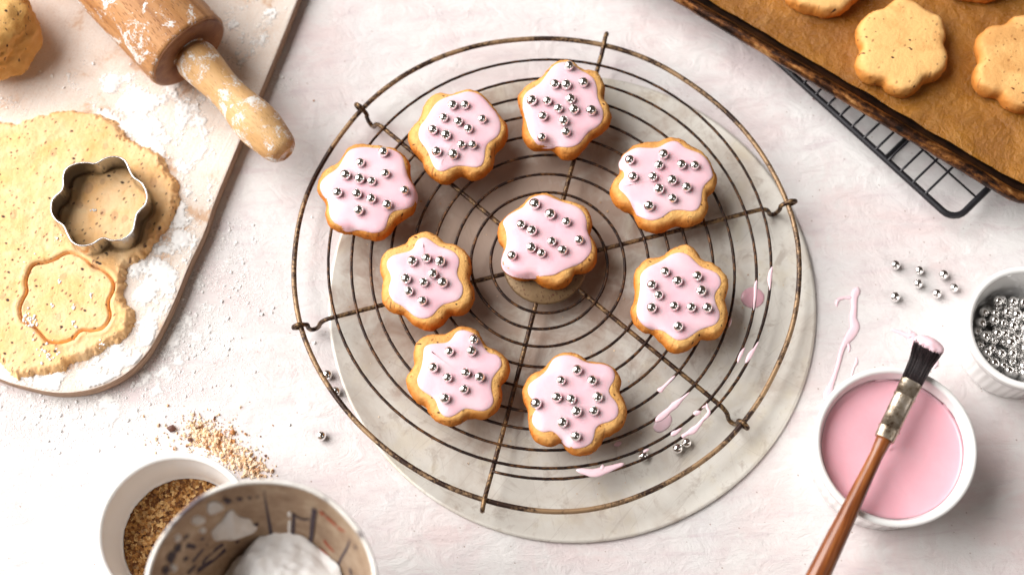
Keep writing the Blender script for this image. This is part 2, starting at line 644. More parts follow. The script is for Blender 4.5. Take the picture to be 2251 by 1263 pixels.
m = NT("ferrule_metal")
n = m.noise(1.6, 6, 0.72)
m.color(m.ramp(n, [(0.32, (0.11, 0.06, 0.03)), (0.5, (0.46, 0.38, 0.29)), (0.7, (0.66, 0.60, 0.53))])).set(Metallic=0.85, Roughness=0.3).bump(n, 0.4, 0.001)
M_FERRULE = m.m

m = NT("brush_handle_wood")
n = m.noise(1.0, 5, 0.6, m.vec((3.0, 0.22, 1), (0, 0, R(25))))
cc = m.ramp(n, [(0.32, (0.08, 0.018, 0.005)), (0.52, (0.22, 0.06, 0.014)), (0.72, (0.40, 0.145, 0.04))])
m.color(cc).set(Roughness=0.3, Coat_Weight=0.5, Coat_Roughness=0.15).bump(n, 0.15, 0.001)
M_BRUSH = m.m

m = NT("ground_nuts")
d, c_ = m.voronoi(6.0)
r = m.sep(c_, 0)
cc = m.ramp(r, [(0.0, (0.10, 0.035, 0.012)), (0.3, (0.26, 0.105, 0.025)), (0.6, (0.48, 0.24, 0.07)), (0.85, (0.70, 0.46, 0.20)), (1.0, (0.16, 0.05, 0.02))])
m.color(cc).set(Roughness=0.6, Specular_IOR_Level=0.3)
M_NUTS = m.m

m = NT("pale_crumbs")
d, c_ = m.voronoi(4.5)
r = m.sep(c_, 0)
cc = m.ramp(r, [(0.0, (0.70, 0.44, 0.22)), (0.35, (0.80, 0.60, 0.40)), (0.75, (0.82, 0.66, 0.50)), (0.90, (0.50, 0.22, 0.07)), (1.0, (0.10, 0.03, 0.015))])
m.color(cc).set(Roughness=0.65)
M_CRUMB = m.m

m = NT("dark_crumb")
m.set(Base_Color=(0.10, 0.03, 0.015), Roughness=0.6)
M_DARK = m.m
m = NT("toasted_crumb")
m.set(Base_Color=(0.42, 0.17, 0.05), Roughness=0.6)
M_TOAST = m.m

m = NT("old_tinplate")
n = m.noise(0.7, 6, 0.7)
n2 = m.noise(3.0, 5, 0.7)
cc = m.ramp(n, [(0.3, (0.26, 0.155, 0.09)), (0.5, (0.40, 0.27, 0.17)), (0.7, (0.56, 0.43, 0.30))])
cc = m.mix(m.ramp(n2, [(0.6, 0.0), (0.75, 0.5)]), cc, (0.16, 0.10, 0.08))
m.color(cc).set(Metallic=0.35, Roughness=0.42).bump(n2, 0.3, 0.001)
M_TIN = m.m
m = NT("tin_lip")
n = m.noise(0.55, 4, 0.6)
m.color(m.ramp(n, [(0.36, (0.14, 0.11, 0.12)), (0.46, (0.72, 0.69, 0.64)), (0.7, (0.90, 0.88, 0.85))])).set(Metallic=0.2, Roughness=0.5)
M_LIP = m.m
m = NT("dark_print")
m.set(Base_Color=(0.05, 0.03, 0.045), Roughness=0.6)
M_PRINT = m.m
m = NT("red_print")
m.set(Base_Color=(0.38, 0.06, 0.012), Roughness=0.6)
M_RED = m.m

# ------------------------------------------------------------------ setting: table
mb = MB()
N = 8
mb.add([(-160, -160, 0), (160, -160, 0), (160, 160, 0), (-160, 160, 0)], [(0, 1, 2, 3)])
tag(link("table_top", mb, M_TABLE, smooth=False), "white painted wooden table top with pale pink brush strokes", "table", kind="structure")

# ------------------------------------------------------------------ worn tin disc
DZ = 0.22
dc = (3.485, -0.764)
mb = MB()
mb.lathe((dc[0], dc[1]), [(13.9, 0.003), (14.10, 0.04), (14.14, 0.12), (14.12, 0.20), (14.05, 0.245), (13.96, 0.245), (13.88, DZ), (6, DZ), (0.01, DZ)], 160, cap0=True, cap1=True)
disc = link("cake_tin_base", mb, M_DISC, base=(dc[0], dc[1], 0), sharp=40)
tag(disc, "round worn scratched tin disc lying under the round wire rack", "tin base")

# ------------------------------------------------------------------ round cooling rack
RZ = 1.72
rc = P(1201.5, 578, RZ)
rack = empty("cooling_rack", (rc[0], rc[1], 0))
tag(rack, "round rusty wire cooling rack holding the nine pink iced cookies", "cooling rack")
rim_px = [(1220, 77), (1079, 88), (984, 115), (898.7, 154.5), (841.7, 195.7), (791, 240), (746.7, 297), (711.8, 351), (683, 404.7),
          (667.5, 442.7), (651, 505), (644, 587), (645.4, 640.8), (656, 710.7), (675, 762), (702, 823.8), (753, 893.8), (792, 939),
          (861.7, 1002.7), (956.7, 1062.8), (1058, 1100.8), (1162.5, 1123.6), (1240, 1127.7), (1320, 1119), (1400, 1096), (1499, 1048),
          (1590, 985), (1637.5, 925.7), (1677, 874), (1712.7, 799), (1740.5, 731.7), (1754, 671.8), (1760, 590), (1756, 520),
          (1737, 448), (1686, 345), (1626.5, 265.9), (1535.5, 190.6), (1436.5, 127.3), (1333.6, 95.6)]
rim = np.array([P(a, b, RZ) for a, b in rim_px])
for _ in range(2):
    rim = 0.15 * np.roll(rim, 1, 0) + 0.7 * rim + 0.15 * np.roll(rim, -1, 0)
mb = MB()
mb.tube(spline(rim, 6), 0.150, 10, closed=True)
link("outer_ring", mb, M_RIM, rack, (rc[0], rc[1], 0))


def pol(r, deg, z):
    return np.array((rc[0] + r * math.cos(R(deg)), rc[1] + r * math.sin(R(deg)), z))


turns = [(12.52, 12.67, 12.92, 12.75, 12.66, 12.45), (11.97, 12.14, 11.93, 11.55, 11.28, 11.19), (10.96, 10.99, 10.66, 10.4, 10.15, 10.06),
         (9.85, 9.80, 9.45, 9.2, 9.0, 8.9), (8.84, 8.58, 8.09, 7.9, 7.78, 7.6), (7.48, 7.35, 7.0, 6.62, 6.58, 6.45),
         (6.23, 6.04, 5.77, 5.45, 5.38, 5.3), (5.07, 4.70, 4.42, 4.28, 4.29, 4.31), (4.06, 3.64, 3.47, 3.30, 3.22, 3.17), (3.1, 2.95)]
angs = (-104.3, -41.0, 14.6, 75.5, 138.8, 195.0)
sp = []
for k, t in enumerate(turns):
    for a, r_ in zip(angs, t):
        sp.append((r_, a + 360 * k))
sp = spline(sp, 14, False)
mb = MB()
mb.tube([pol(r_ + 0.05 * n3(r_ * 0.5, a * 0.025, 8), a, RZ + 0.155 + 0.02 * n3(r_, a * 0.02)) for r_, a in sp], [0.086 + 0.014 * n3(a * 0.11, 3.0) for r_, a in sp], 6)
link("spiral_wire", mb, M_WIRE, rack, (rc[0], rc[1], 0))
# six spokes: hooked ends double as the feet; the two straight ones fold over the rim
hub_r = 2.30
for a, rr, hook in ((14.6, 14.62, 1), (75.6, 14.55, 0), (138.7, 14.59, 1), (195.0, 14.55, 1), (255.7, 14.41, 0), (319.1, 14.41, 1)):
    mb = MB()
    if hook:
        pth = [(hub_r - 0.5, RZ - 0.05), (4, RZ), (9, RZ), (12.4, RZ), (13.0, RZ - 0.05), (13.35, RZ - 0.45), (13.55, 0.62), (13.75, 0.40), (14.0, 0.55),
               (14.12, RZ - 0.6), (14.1, RZ - 0.12), (rr - 0.16, RZ + 0.20), (rr + 0.05, RZ + 0.30), (rr + 0.30, RZ + 0.12), (rr + 0.30, RZ - 0.12), (rr + 0.05, RZ - 0.29)]
    else:
        pth = [(hub_r - 0.5, RZ - 0.05), (4, RZ), (9, RZ), (12.6, RZ), (13.6, RZ + 0.10), (rr - 0.1, RZ + 0.28), (rr + 0.28, RZ + 0.22), (rr + 0.34, RZ - 0.05)]
    pp = spline([pol(r_, a + 0.35 * n3(r_, a), z_) for r_, z_ in pth], 5, False)
    mb.tube(pp, 0.135, 8)
    link("spoke", mb, M_SPOKE, rack, (rc[0], rc[1], 0))
mb = MB()
mb.lathe((rc[0] - 0.1, rc[1] - 0.1), [(0.01, RZ - 0.02), (2.3, RZ - 0.02), (2.40, RZ + 0.04), (2.40, RZ + 0.10), (2.30, RZ + 0.18), (1.2, RZ + 0.24), (0.01, RZ + 0.25)], 56, cap0=True, cap1=True)
link("hub_plate", mb, M_HUB, rack, (rc[0], rc[1], 0))

# ------------------------------------------------------------------ cookies
Z0 = RZ + 0.25
ball_me = None


def ball_mesh():
    global ball_me
    if ball_me is None:
        bm = bmesh.new()
        bmesh.ops.create_uvsphere(bm, u_segments=24, v_segments=16, radius=0.296 * CM)
        for f_ in bm.faces:
            f_.smooth = True
        ball_me = bpy.data.meshes.new("silver_ball")
        bm.to_mesh(ball_me)
        bm.free()
        ball_me.materials.append(M_SILVER)
    return ball_me


def put_ball(name, pos, parent=None, base=(0, 0, 0)):
    o = bpy.data.objects.new(name, ball_mesh())
    col.objects.link(o)
    o.rotation_euler = (random.random() * 6, random.random() * 6, random.random() * 6)
    k = random.uniform(0.90, 1.08)
    o.scale = (k, k, k * random.uniform(0.97, 1.03))
    if parent:
        o.parent = parent
        o.location = (np.array(pos) - np.array(base)) * CM
    else:
        o.location = np.array(pos) * CM
    return o


BH = [(0.0, 0.60), (0.04, 0.93), (0.10, 1.12), (0.19, 1.24), (0.34, 1.315), (0.6, 1.35), (1.0, 1.37), (9, 1.38)]


def hb(d):
    return np.interp(d, [a for a, _ in BH], [b for _, b in BH])


def biscuit_mesh(outline, z0, lump=0.055):
    """baked flower: bulging lumpy sides, rounded shoulder, gently domed top"""
    mb = MB()
    c = ccw(np.array(outline))
    c = smooth_loop(resample(c, 168), 1)
    rings = []
    for d, z in ((0.42, 0.0), (0.16, 0.04), (0.04, 0.20), (0.0, 0.42), (0.0, 0.68), (0.03, 0.90), (0.08, 1.08), (0.16, 1.21), (0.28, 1.30), (0.5, 1.345)):
        rr = inset(c, d) if d < 0.3 else smooth_loop(inset(smooth_loop(inset(c, d * 0.5), 3), d * 0.5), 3)
        rings.append([(x, y, z) for x, y in rr])
    last = np.array([(x, y) for x, y, _ in rings[-1]])
    ce = last.mean(0)
    for s_, z in ((0.82, 1.36), (0.6, 1.37), (0.35, 1.375), (0.12, 1.38)):
        rings.append([(ce[0] + (x - ce[0]) * s_, ce[1] + (y - ce[1]) * s_, z) for x, y in last])
    cen = c.mean(0)
    out = []
    for k, rg in enumerate(rings):
        o2 = []
        for x, y, z in rg:
            q = fbm(x * 1.6, y * 1.6, z * 1.6 + 2, 4) * lump * 2.2 + 0.03 * n3(x * 7, y * 7, z * 7) * (1 if 1 <= k <= 7 else 0.2)
            rad = np.array((x - cen[0], y - cen[1]))
            rad /= np.linalg.norm(rad) + 1e-6
            side = 1.0 if 2 <= k <= 7 else 0.25
            o2.append((x + rad[0] * q * side, y + rad[1] * q * side, z0 + z + (q * 0.35 if k > 1 else 0)))
        out.append(o2)
    mb.loft(out)
    return mb, c


def icing_mesh(outline, bis, z0, thick=0.11):
    mb = MB()
    c = ccw(np.array(outline))
    c = smooth_loop(resample(c, 168), 2)
    rings = []

    def ring(pts, t):
        d = np.maximum(sdist(pts, bis), 0.03)
        z = z0 + hb(d) + t
        return np.c_[pts, z]

    prof = ((0.05, -0.06), (0.0, 0.005), (-0.010, 0.03), (0.01, 0.06), (0.06, 0.09), (0.15, 0.118), (0.30, 0.142), (0.52, 0.157))
    for d, t in prof:
        p2 = inset(c, d) if d < 0.2 else smooth_loop(inset(smooth_loop(inset(c, d * 0.5), 3), d * 0.5), 4)
        rings.append(ring(p2, t * thick / 0.17))
    last = rings[-1][:, :2]
    ce = last.mean(0)
    for s_ in (0.85, 0.66, 0.45, 0.25, 0.08):
        rings.append(ring(ce + (last - ce) * s_, thick * 0.93 + 0.05 * (1 - s_)))
    # even the top out: icing finds its level
    for k in range(4, len(rings)):
        r_ = rings[k]
        r_[:, 2] = np.minimum(smooth_loop(r_[:, 2:3], 4)[:, 0], z0 + 1.40 + thick)
    mb.loft([[tuple(p) for p in r_] for r_ in rings])
    return mb


COOKIES = [
    ((680, 300, 5.262), "pink iced flower cookie nearest the rack's outer ring, beside the rolling pin handle",
     [(430, 170), (520, 120), (620, 105), (720, 118), (860, 130), (1000, 165), (1100, 230), (1160, 340), (1168, 460), (1180, 520), (1230, 600), (1252, 680), (1245, 790), (1190, 880), (1090, 950), (1010, 1010), (960, 1090), (880, 1160), (780, 1188), (680, 1175), (590, 1150), (500, 1115), (400, 1112), (300, 1080), (230, 1030), (190, 950), (180, 880), (200, 800), (150, 720), (100, 640), (90, 580), (120, 490), (180, 420), (250, 360), (330, 330), (380, 260)],
     [(480, 150), (620, 122), (780, 135), (900, 135), (960, 150), (1040, 190), (1090, 260), (1110, 360), (1140, 450), (1195, 530), (1240, 610), (1250, 690), (1225, 760), (1150, 815), (1060, 845), (980, 860), (930, 905), (905, 970), (880, 1050), (820, 1095), (730, 1105), (640, 1085), (560, 1068), (490, 1060), (430, 1068), (340, 1030), (260, 960), (230, 880), (225, 790), (200, 720), (150, 660), (120, 580), (145, 510), (220, 440), (300, 390), (360, 320), (410, 220)],
     [(855, 178), (588, 300), (418, 440), (578, 485), (718, 515), (878, 425), (325, 645), (548, 660), (715, 715), (898, 785), (568, 850), (1100, 620)]),
    ((880, 180, 5.262), "pink iced flower cookie on the rack, second from the rolling pin handle",
     [(560, 165), (480, 150), (390, 170), (310, 230), (260, 310), (245, 390), (220, 450), (150, 530), (100, 610), (95, 680), (130, 770), (190, 850), (255, 920), (275, 990), (320, 1060), (400, 1130), (500, 1168), (590, 1155), (660, 1100), (720, 1080), (780, 1110), (870, 1122), (960, 1090), (1040, 1020), (1080, 940), (1095, 830), (1130, 780), (1200, 720), (1240, 620), (1235, 510), (1180, 440), (1140, 380), (1080, 300), (1030, 240), (950, 165), (860, 125), (760, 110), (660, 140)],
     [(560, 170), (660, 140), (760, 112), (850, 118), (930, 155), (1000, 225), (1060, 295), (1120, 370), (1155, 470), (1155, 560), (1120, 630), (1050, 680), (1000, 730), (980, 800), (975, 880), (950, 950), (890, 985), (810, 980), (730, 968), (660, 968), (580, 995), (510, 1028), (450, 1030), (400, 990), (360, 910), (330, 830), (290, 760), (230, 680), (212, 600), (235, 510), (290, 440), (340, 360), (390, 280), (460, 215)],
     [(602, 265), (745, 265), (500, 412), (668, 458), (785, 540), (945, 428), (375, 552), (525, 612), (705, 725), (835, 727), (420, 803), (610, 835)]),
    ((1110, 120, 5.262), "topmost pink iced flower cookie on the rack, dotted with fourteen silver balls",
     [(570, 120), (500, 170), (440, 260), (380, 310), (300, 345), (220, 400), (165, 470), (150, 550), (175, 640), (205, 720), (205, 800), (195, 880), (210, 970), (260, 1050), (340, 1095), (430, 1100), (520, 1090), (580, 1120), (640, 1180), (740, 1203), (840, 1170), (920, 1090), (980, 1010), (1010, 965), (1080, 930), (1160, 880), (1215, 800), (1230, 700), (1200, 610), (1150, 530), (1155, 430), (1130, 310), (1060, 225), (980, 205), (900, 195), (840, 150), (780, 100), (680, 85)],
     [(600, 105), (680, 85), (760, 95), (820, 140), (890, 190), (960, 225), (1030, 290), (1062, 380), (1070, 480), (1100, 570), (1135, 660), (1125, 760), (1070, 830), (980, 880), (920, 950), (860, 1025), (760, 1068), (660, 1065), (580, 1045), (480, 1050), (380, 1025), (310, 950), (270, 860), (250, 770), (220, 680), (205, 590), (215, 500), (260, 430), (340, 380), (420, 320), (470, 250), (530, 165)],
     [(740, 130), (575, 340), (705, 348), (905, 320), (310, 528), (488, 535), (755, 512), (615, 620), (795, 635), (995, 643), (437, 710), (675, 765), (705, 893), (427, 955)]),
    ((1340, 280, 4.857), "pink iced flower cookie with a small icing dribble, nearest the baking tray",
     [(180, 270), (250, 215), (340, 185), (450, 182), (560, 150), (660, 128), (760, 140), (840, 190), (900, 235), (990, 290), (1060, 360), (1105, 450), (1145, 540), (1140, 620), (1100, 690), (1045, 740), (1050, 850), (1020, 960), (940, 1020), (850, 1050), (760, 1045), (690, 1040), (620, 1080), (500, 1120), (400, 1095), (310, 1040), (270, 960), (240, 905), (150, 880), (60, 810), (10, 720), (10, 640), (60, 560), (110, 490), (108, 400), (120, 320)],
     [(320, 215), (420, 222), (520, 215), (600, 170), (680, 145), (740, 160), (800, 215), (890, 250), (980, 285), (1050, 350), (1085, 430), (1100, 520), (1060, 570), (1010, 620), (985, 700), (978, 790), (945, 865), (880, 895), (800, 885), (710, 880), (640, 900), (560, 960), (460, 990), (370, 970), (290, 915), (250, 840), (210, 770), (150, 700), (100, 650), (115, 580), (160, 530), (155, 470), (110, 400), (110, 330), (180, 265), (260, 225)],
     [(575, 285), (215, 345), (525, 402), (765, 395), (908, 403), (250, 525), (460, 525), (665, 560), (820, 635), (525, 655), (670, 755), (420, 835)]),
    ((1080, 410, 4.511), "pink iced flower cookie leaning on the rusty hub plate in the rack's middle",
     [(330, 170), (400, 105), (540, 82), (640, 120), (750, 155), (850, 180), (930, 230), (990, 310), (1000, 390), (980, 470), (1020, 560), (1050, 650), (1040, 750), (980, 820), (900, 850), (830, 860), (800, 930), (730, 985), (650, 1005), (560, 995), (480, 960), (420, 915), (320, 925), (220, 900), (140, 840), (100, 780), (110, 680), (130, 610), (80, 560), (60, 470), (80, 380), (150, 300), (240, 240)],
     [(320, 200), (360, 140), (430, 95), (530, 80), (620, 115), (720, 155), (830, 190), (910, 250), (945, 340), (950, 430), (985, 520), (995, 620), (960, 690), (880, 760), (780, 800), (690, 840), (620, 875), (520, 882), (420, 885), (300, 882), (190, 855), (120, 800), (98, 730), (110, 660), (145, 590), (155, 500), (140, 420), (115, 350), (160, 285), (240, 240)],
     [(430, 170), (582, 272), (742, 347), (293, 373), (400, 433), (868, 527), (597, 540), (395, 602), (495, 657), (703, 628), (205, 680)]),
    ((820, 500, 5.262), "pink iced flower cookie with nine silver balls crowded in a ring, beside the middle cookie",
     [(480, 100), (560, 72), (640, 68), (720, 90), (790, 145), (850, 195), (940, 210), (1030, 250), (1110, 330), (1140, 430), (1130, 540), (1120, 610), (1150, 680), (1172, 790), (1150, 890), (1080, 975), (980, 1010), (890, 1005), (850, 1070), (760, 1140), (660, 1180), (560, 1160), (460, 1110), (400, 1050), (350, 1005), (260, 990), (170, 940), (110, 860), (95, 780), (110, 680), (115, 610), (90, 530), (80, 440), (110, 340), (180, 270), (280, 235), (370, 205), (420, 140)],
     [(500, 170), (540, 125), (610, 118), (680, 160), (760, 215), (850, 245), (930, 280), (985, 340), (995, 420), (970, 510), (990, 590), (1035, 670), (1035, 760), (990, 830), (900, 865), (810, 890), (750, 940), (700, 1000), (640, 1040), (560, 1048), (480, 1020), (410, 960), (330, 900), (240, 850), (190, 770), (185, 690), (210, 610), (200, 530), (165, 460), (165, 390), (220, 330), (320, 300), (420, 275), (475, 235)],
     [(452, 385), (615, 352), (773, 388), (690, 530), (378, 590), (583, 630), (802, 632), (412, 733), (570, 843)]),
    ((880, 710, 5.262), "pink iced star-shaped icing cookie nearest the nut ramekin, a ball at its petal tip",
     [(530, 140), (620, 80), (720, 52), (820, 65), (910, 120), (960, 200), (1010, 275), (1110, 320), (1200, 390), (1255, 470), (1268, 560), (1240, 640), (1170, 710), (1175, 820), (1165, 920), (1120, 1010), (1040, 1080), (940, 1105), (830, 1095), (770, 1105), (690, 1160), (580, 1185), (480, 1165), (390, 1110), (330, 1030), (290, 960), (200, 910), (120, 820), (72, 720), (80, 620), (130, 550), (160, 470), (155, 370), (180, 250), (260, 175), (360, 140), (450, 138)],
     [(600, 175), (650, 100), (730, 78), (820, 105), (900, 150), (940, 220), (980, 300), (1040, 350), (1110, 360), (1165, 420), (1165, 500), (1110, 570), (1065, 640), (1050, 730), (1060, 810), (1078, 890), (1050, 960), (980, 1005), (900, 1008), (820, 990), (750, 985), (690, 1020), (610, 1070), (540, 1082), (480, 1050), (440, 980), (415, 900), (370, 850), (290, 800), (220, 740), (198, 650), (230, 560), (255, 470), (268, 370), (280, 280), (340, 245), (440, 235), (540, 225)],
     [(850, 185), (565, 325), (820, 320), (380, 510), (545, 625), (755, 570), (915, 620), (735, 760), (515, 865)]),
    ((1130, 760, 4.859), "lowest pink iced flower cookie on the rack, one ball in a notch of its icing",
     [(480, 95), (560, 75), (650, 85), (720, 115), (780, 170), (880, 180), (980, 200), (1070, 250), (1130, 340), (1140, 420), (1125, 500), (1180, 590), (1205, 680), (1195, 790), (1140, 880), (1040, 950), (965, 975), (920, 1060), (830, 1140), (720, 1168), (620, 1145), (550, 1090), (510, 1030), (420, 1065), (320, 1060), (220, 1000), (165, 910), (150, 800), (145, 690), (100, 590), (88, 490), (120, 390), (190, 310), (290, 270), (350, 220), (400, 150)],
     [(420, 130), (500, 100), (590, 97), (680, 125), (760, 165), (850, 185), (950, 190), (1040, 225), (1078, 300), (1060, 380), (1012, 460), (1030, 530), (1090, 600), (1115, 680), (1095, 760), (1020, 805), (930, 830), (870, 880), (855, 960), (825, 1030), (750, 1075), (660, 1088), (580, 1070), (520, 1010), (460, 940), (395, 905), (310, 918), (240, 880), (195, 810), (200, 730), (240, 670), (225, 600), (170, 540), (145, 470), (170, 400), (250, 340), (330, 280), (380, 200)],
     [(672, 255), (500, 365), (832, 365), (455, 545), (608, 565), (893, 542), (235, 610), (665, 695), (850, 690), (515, 812), (658, 960)]),
    ((1380, 540, 4.859), "pink iced flower cookie beside the round icing drop on the tin disc",
     [(380, 115), (450, 50), (540, 15), (620, 5), (700, 45), (760, 110), (800, 175), (900, 200), (990, 265), (1050, 340), (1075, 430), (1060, 520), (1030, 600), (1060, 690), (1060, 800), (1020, 900), (940, 985), (860, 1000), (780, 990), (720, 1050), (640, 1110), (530, 1145), (440, 1110), (370, 1040), (310, 980), (270, 930), (170, 910), (90, 850), (40, 760), (35, 670), (65, 590), (78, 490), (65, 400), (60, 340), (90, 260), (150, 190), (220, 150), (300, 140)],
     [(300, 190), (380, 150), (460, 95), (560, 72), (650, 105), (720, 170), (790, 230), (880, 260), (960, 300), (995, 370), (985, 430), (940, 490), (925, 560), (950, 640), (980, 710), (975, 780), (930, 840), (840, 870), (760, 900), (690, 950), (610, 995), (530, 1005), (460, 965), (390, 910), (310, 885), (220, 865), (150, 820), (105, 750), (95, 660), (115, 570), (130, 480), (135, 390), (140, 310), (200, 240)],
     [(398, 275), (530, 375), (740, 322), (257, 415), (327, 525), (783, 478), (255, 660), (492, 640), (675, 655), (847, 660), (538, 858)]),
]
for reg, lab, bo, io, balls in COOKIES:
    z0 = Z0
    bpx = spline(ZP(reg, bo), 6)
    out = np.array([P(a, b, z0 + 0.62)[:2] for a, b in bpx])
    ipx = spline(ZP(reg, io), 6)
    ico = np.array([P(a, b, z0 + 1.36)[:2] for a, b in ipx])
    ce = out.mean(0)
    base = (ce[0], ce[1], z0)
    t = empty("iced_cookie", base)
    tag(t, lab, "cookie", "pink iced flower cookies on the round rack")
    mb, c = biscuit_mesh(out, z0)
    link("biscuit", mb, M_BISCUIT, t, base)
    ic = link("icing", icing_mesh(ico, c, z0), M_ICING, t, base)
    for a, b in ZP(reg, balls):
        p = P(a, b, z0 + 1.38 + 0.13 + 0.17)
        d = float(sdist([p[:2]], c)[0])
        zz = z0 + float(min(hb(max(d, 0.03)), 1.38)) + 0.13 + random.uniform(0.13, 0.19)
        put_ball("silver_ball", P(a, b, zz), ic, base)
    if reg[0] == 1340:
        mb = MB()
        pp = [P(*q, z0 + zz) for q, zz in zip(ZP(reg, [(1085, 500), (1100, 550), (1090, 600), (1076, 640)]), (1.25, 1.12, 0.98, 0.9))]
        mb.tube(spline(pp, 4, False), [0.10, 0.11, 0.12, 0.12, 0.11, 0.10, 0.10, 0.09, 0.08, 0.07, 0.06, 0.05, 0.02], 8)
        link("icing_dribble", mb, M_ICING, t, base)

# ------------------------------------------------------------------ baking tray on a black wire rack
TZF, TZR = 2.05, 3.25
e0 = P(1500, 6, TZR)[:2]
e1 = P(2173, 405, TZR)[:2]
ud = (e0 - e1) / np.linalg.norm(e0 - e1)       # along the visible edge, up-left
vd = np.array((-ud[1], ud[0]))
if vd[1] < 0:
    vd = -vd
corner = P(2292, 474, TZR)[:2]
corner = e1 + ud * float((corner - e1) @ ud)
TL, TW, TR = 36.0, 26.0, 2.2


def rrect(ins, rad, n=10):
    """rounded rectangle in tray coordinates"""
    pts = []
    for cx_, cy_, a0 in ((TL - rad, TW - rad, 0), (rad, TW - rad, 90), (rad, rad, 180), (TL - rad, rad, 270)):
        for k in range(n + 1):
            a = R(a0 + 90 * k / n)
            rr = max(rad - ins, 0.15)
            pts.append((cx_ + rr * math.cos(a), cy_ + rr * math.sin(a)))
    return np.array(pts)


def tray_pt(p, z):
    q = corner + ud * p[0] + vd * p[1]
    return (q[0], q[1], z)


tray = empty("baking_tray", (*(corner + ud * TL / 2 + vd * TW / 2), 1.7))
tb = (*(corner + ud * TL / 2 + vd * TW / 2), 1.7)
tag(tray, "old browned metal baking tray standing on the black wire rack", "baking tray")
mb = MB()
pth = rrect(0.36, TR)
pth = resample(pth, 260)
mb.tube([tray_pt(p, TZR - 0.36 + 0.03 * n3(p[0] * 0.4, p[1] * 0.4, 5)) for p in pth], [0.36 + 0.025 * n3(p[0] * 0.9, p[1] * 0.9, 1) for p in pth], 14, closed=True)
link("rolled_rim", mb, M_TRAY, tray, tb)
mb = MB()
rings = [[tray_pt(p, z) for p in rrect(i_, TR)] for i_, z in ((0.5, TZR - 0.5), (0.62, TZR - 0.75), (1.35, TZF + 0.12), (1.6, TZF), (1.62, TZF - 0.14), (1.35, TZF - 0.02), (0.55, TZR - 0.85), (0.42, TZR - 0.6))]
mb.loft(rings, False, False)
link("sloped_wall", mb, M_TRAY_IN, tray, tb)
mb = MB()
rings = [[tray_pt(p, z) for p in rrect(i_, TR)] for i_, z in ((1.61, TZF - 0.13), (1.59, TZF + 0.004))]
mb.loft(rings)
link("tray_floor", mb, M_TRAY_IN, tray, tb, smooth=False)
# paper
PZ = TZF + 0.06


def paper_h(u, v):
    h = 0.05 + 0.10 * fbm(u * 0.35, v * 0.35, 4, 3) + 0.20 * abs(fbm(u * 0.55 + v * 0.25, v * 0.4, 8, 4)) + 0.06 * fbm(u * 2.2, v * 1.4, 3, 3)
    # the corner by the photograph's edge climbs the wall
    d = max(0.0, 3.2 - u) * 0.16 + max(0.0, 1.9 - v) * 0.10
    return PZ + h + d


mb = MB()
us = np.linspace(1.75, TL - 2.2, 110)
vs_ = np.linspace(1.55, TW - 2.0, 80)
vv, ff_ = [], []
for i, u in enumerate(us):
    for j, v in enumerate(vs_):
        uu = u + 0.10 * n3(v * 0.8, 2.0) * (1 if i in (0, len(us) - 1) else 0)
        v2 = v + 0.07 * n3(u * 0.7, 7.0)
        vv.append(tray_pt((uu, v2), paper_h(u, v)))
nv = len(vs_)
for i in range(len(us) - 1):
    for j in range(nv - 1):
        ff_.append((i * nv + j, (i + 1) * nv + j, (i + 1) * nv + j + 1, i * nv + j + 1))
k0 = len(vv)
vv += [(x, y, z - 0.02) for x, y, z in vv]
ff_ += [(a + k0, d_ + k0, c_2 + k0, b + k0) for a, b, c_2, d_ in list(ff_)]
mb.add(vv, ff_)
paper = link("baking_paper", mb, M_PAPER, base=tb)
tag(paper, "creased brown baking paper lining the browned baking tray", "baking paper")

TK = PZ + 0.12


def flower_px(cx_, cy_, rad, rot, z):
    o = []
    for k in range(72):
        a = 2 * math.pi * k / 72
        rr = rad * (0.93 + 0.075 * abs(math.cos(3 * (a + rot))) ** 0.75 + 0.02 * n3(math.cos(a) + cx_, math.sin(a)))
        q = P(cx_, cy_, z)
        o.append((q[0] + rr * math.cos(a), q[1] + rr * math.sin(a)))
    return np.array(o)


T1 = [(640, 5), (540, 20), (460, 90), (390, 130), (280, 170), (180, 240), (120, 330), (105, 420), (130, 520), (160, 580), (120, 670), (105, 760), (140, 850), (220, 930), (320, 965), (420, 975), (460, 1030), (550, 1090), (660, 1112), (770, 1085), (850, 1010), (910, 950), (1010, 930), (1100, 870), (1155, 780), (1165, 680), (1135, 560), (1140, 440), (1125, 310), (1060, 220), (960, 170), (880, 125), (800, 70), (720, 20)]
T2 = [(1940, 255), (1850, 310), (1805, 400), (1815, 480), (1840, 550), (1800, 630), (1790, 720), (1830, 810), (1920, 860), (2010, 870), (2060, 930), (2150, 990), (2260, 1005), (2370, 960), (2430, 880), (2540, 850), (2600, 740), (2610, 640), (2580, 560), (2600, 450), (2560, 330), (2480, 270), (2400, 240), (2330, 180), (2240, 160), (2140, 175), (2060, 235)]
plain = [
    ("whole plain golden flower cookie on the brown baking paper", np.array([P(a, b, TK + 0.62)[:2] for a, b in spline(ZP((1860, 0, 5.262), T1), 6)])),
    ("plain golden flower cookie with a cracked edge, near the paper's curled corner", np.array([P(a, b, TK + 0.62)[:2] for a, b in spline(ZP((1700, 0, 4.085), T2), 6)])),
    ("plain golden flower cookie cut off by the picture's top, beside the tray rim", flower_px(1806, -52, 2.66, 0.30, TK + 0.62)),
    ("plain golden flower cookie of which only a dark lower edge shows on the paper", flower_px(2141, -84, 2.66, 0.1, TK + 0.62)),
]
for lab, out in plain:
    mb, c = biscuit_mesh(out, TK)
    ce = out.mean(0)
    o = link("plain_cookie", mb, M_PLAIN, base=(ce[0], ce[1], TK))
    tag(o, lab, "cookie", "plain baked cookies on the tray")

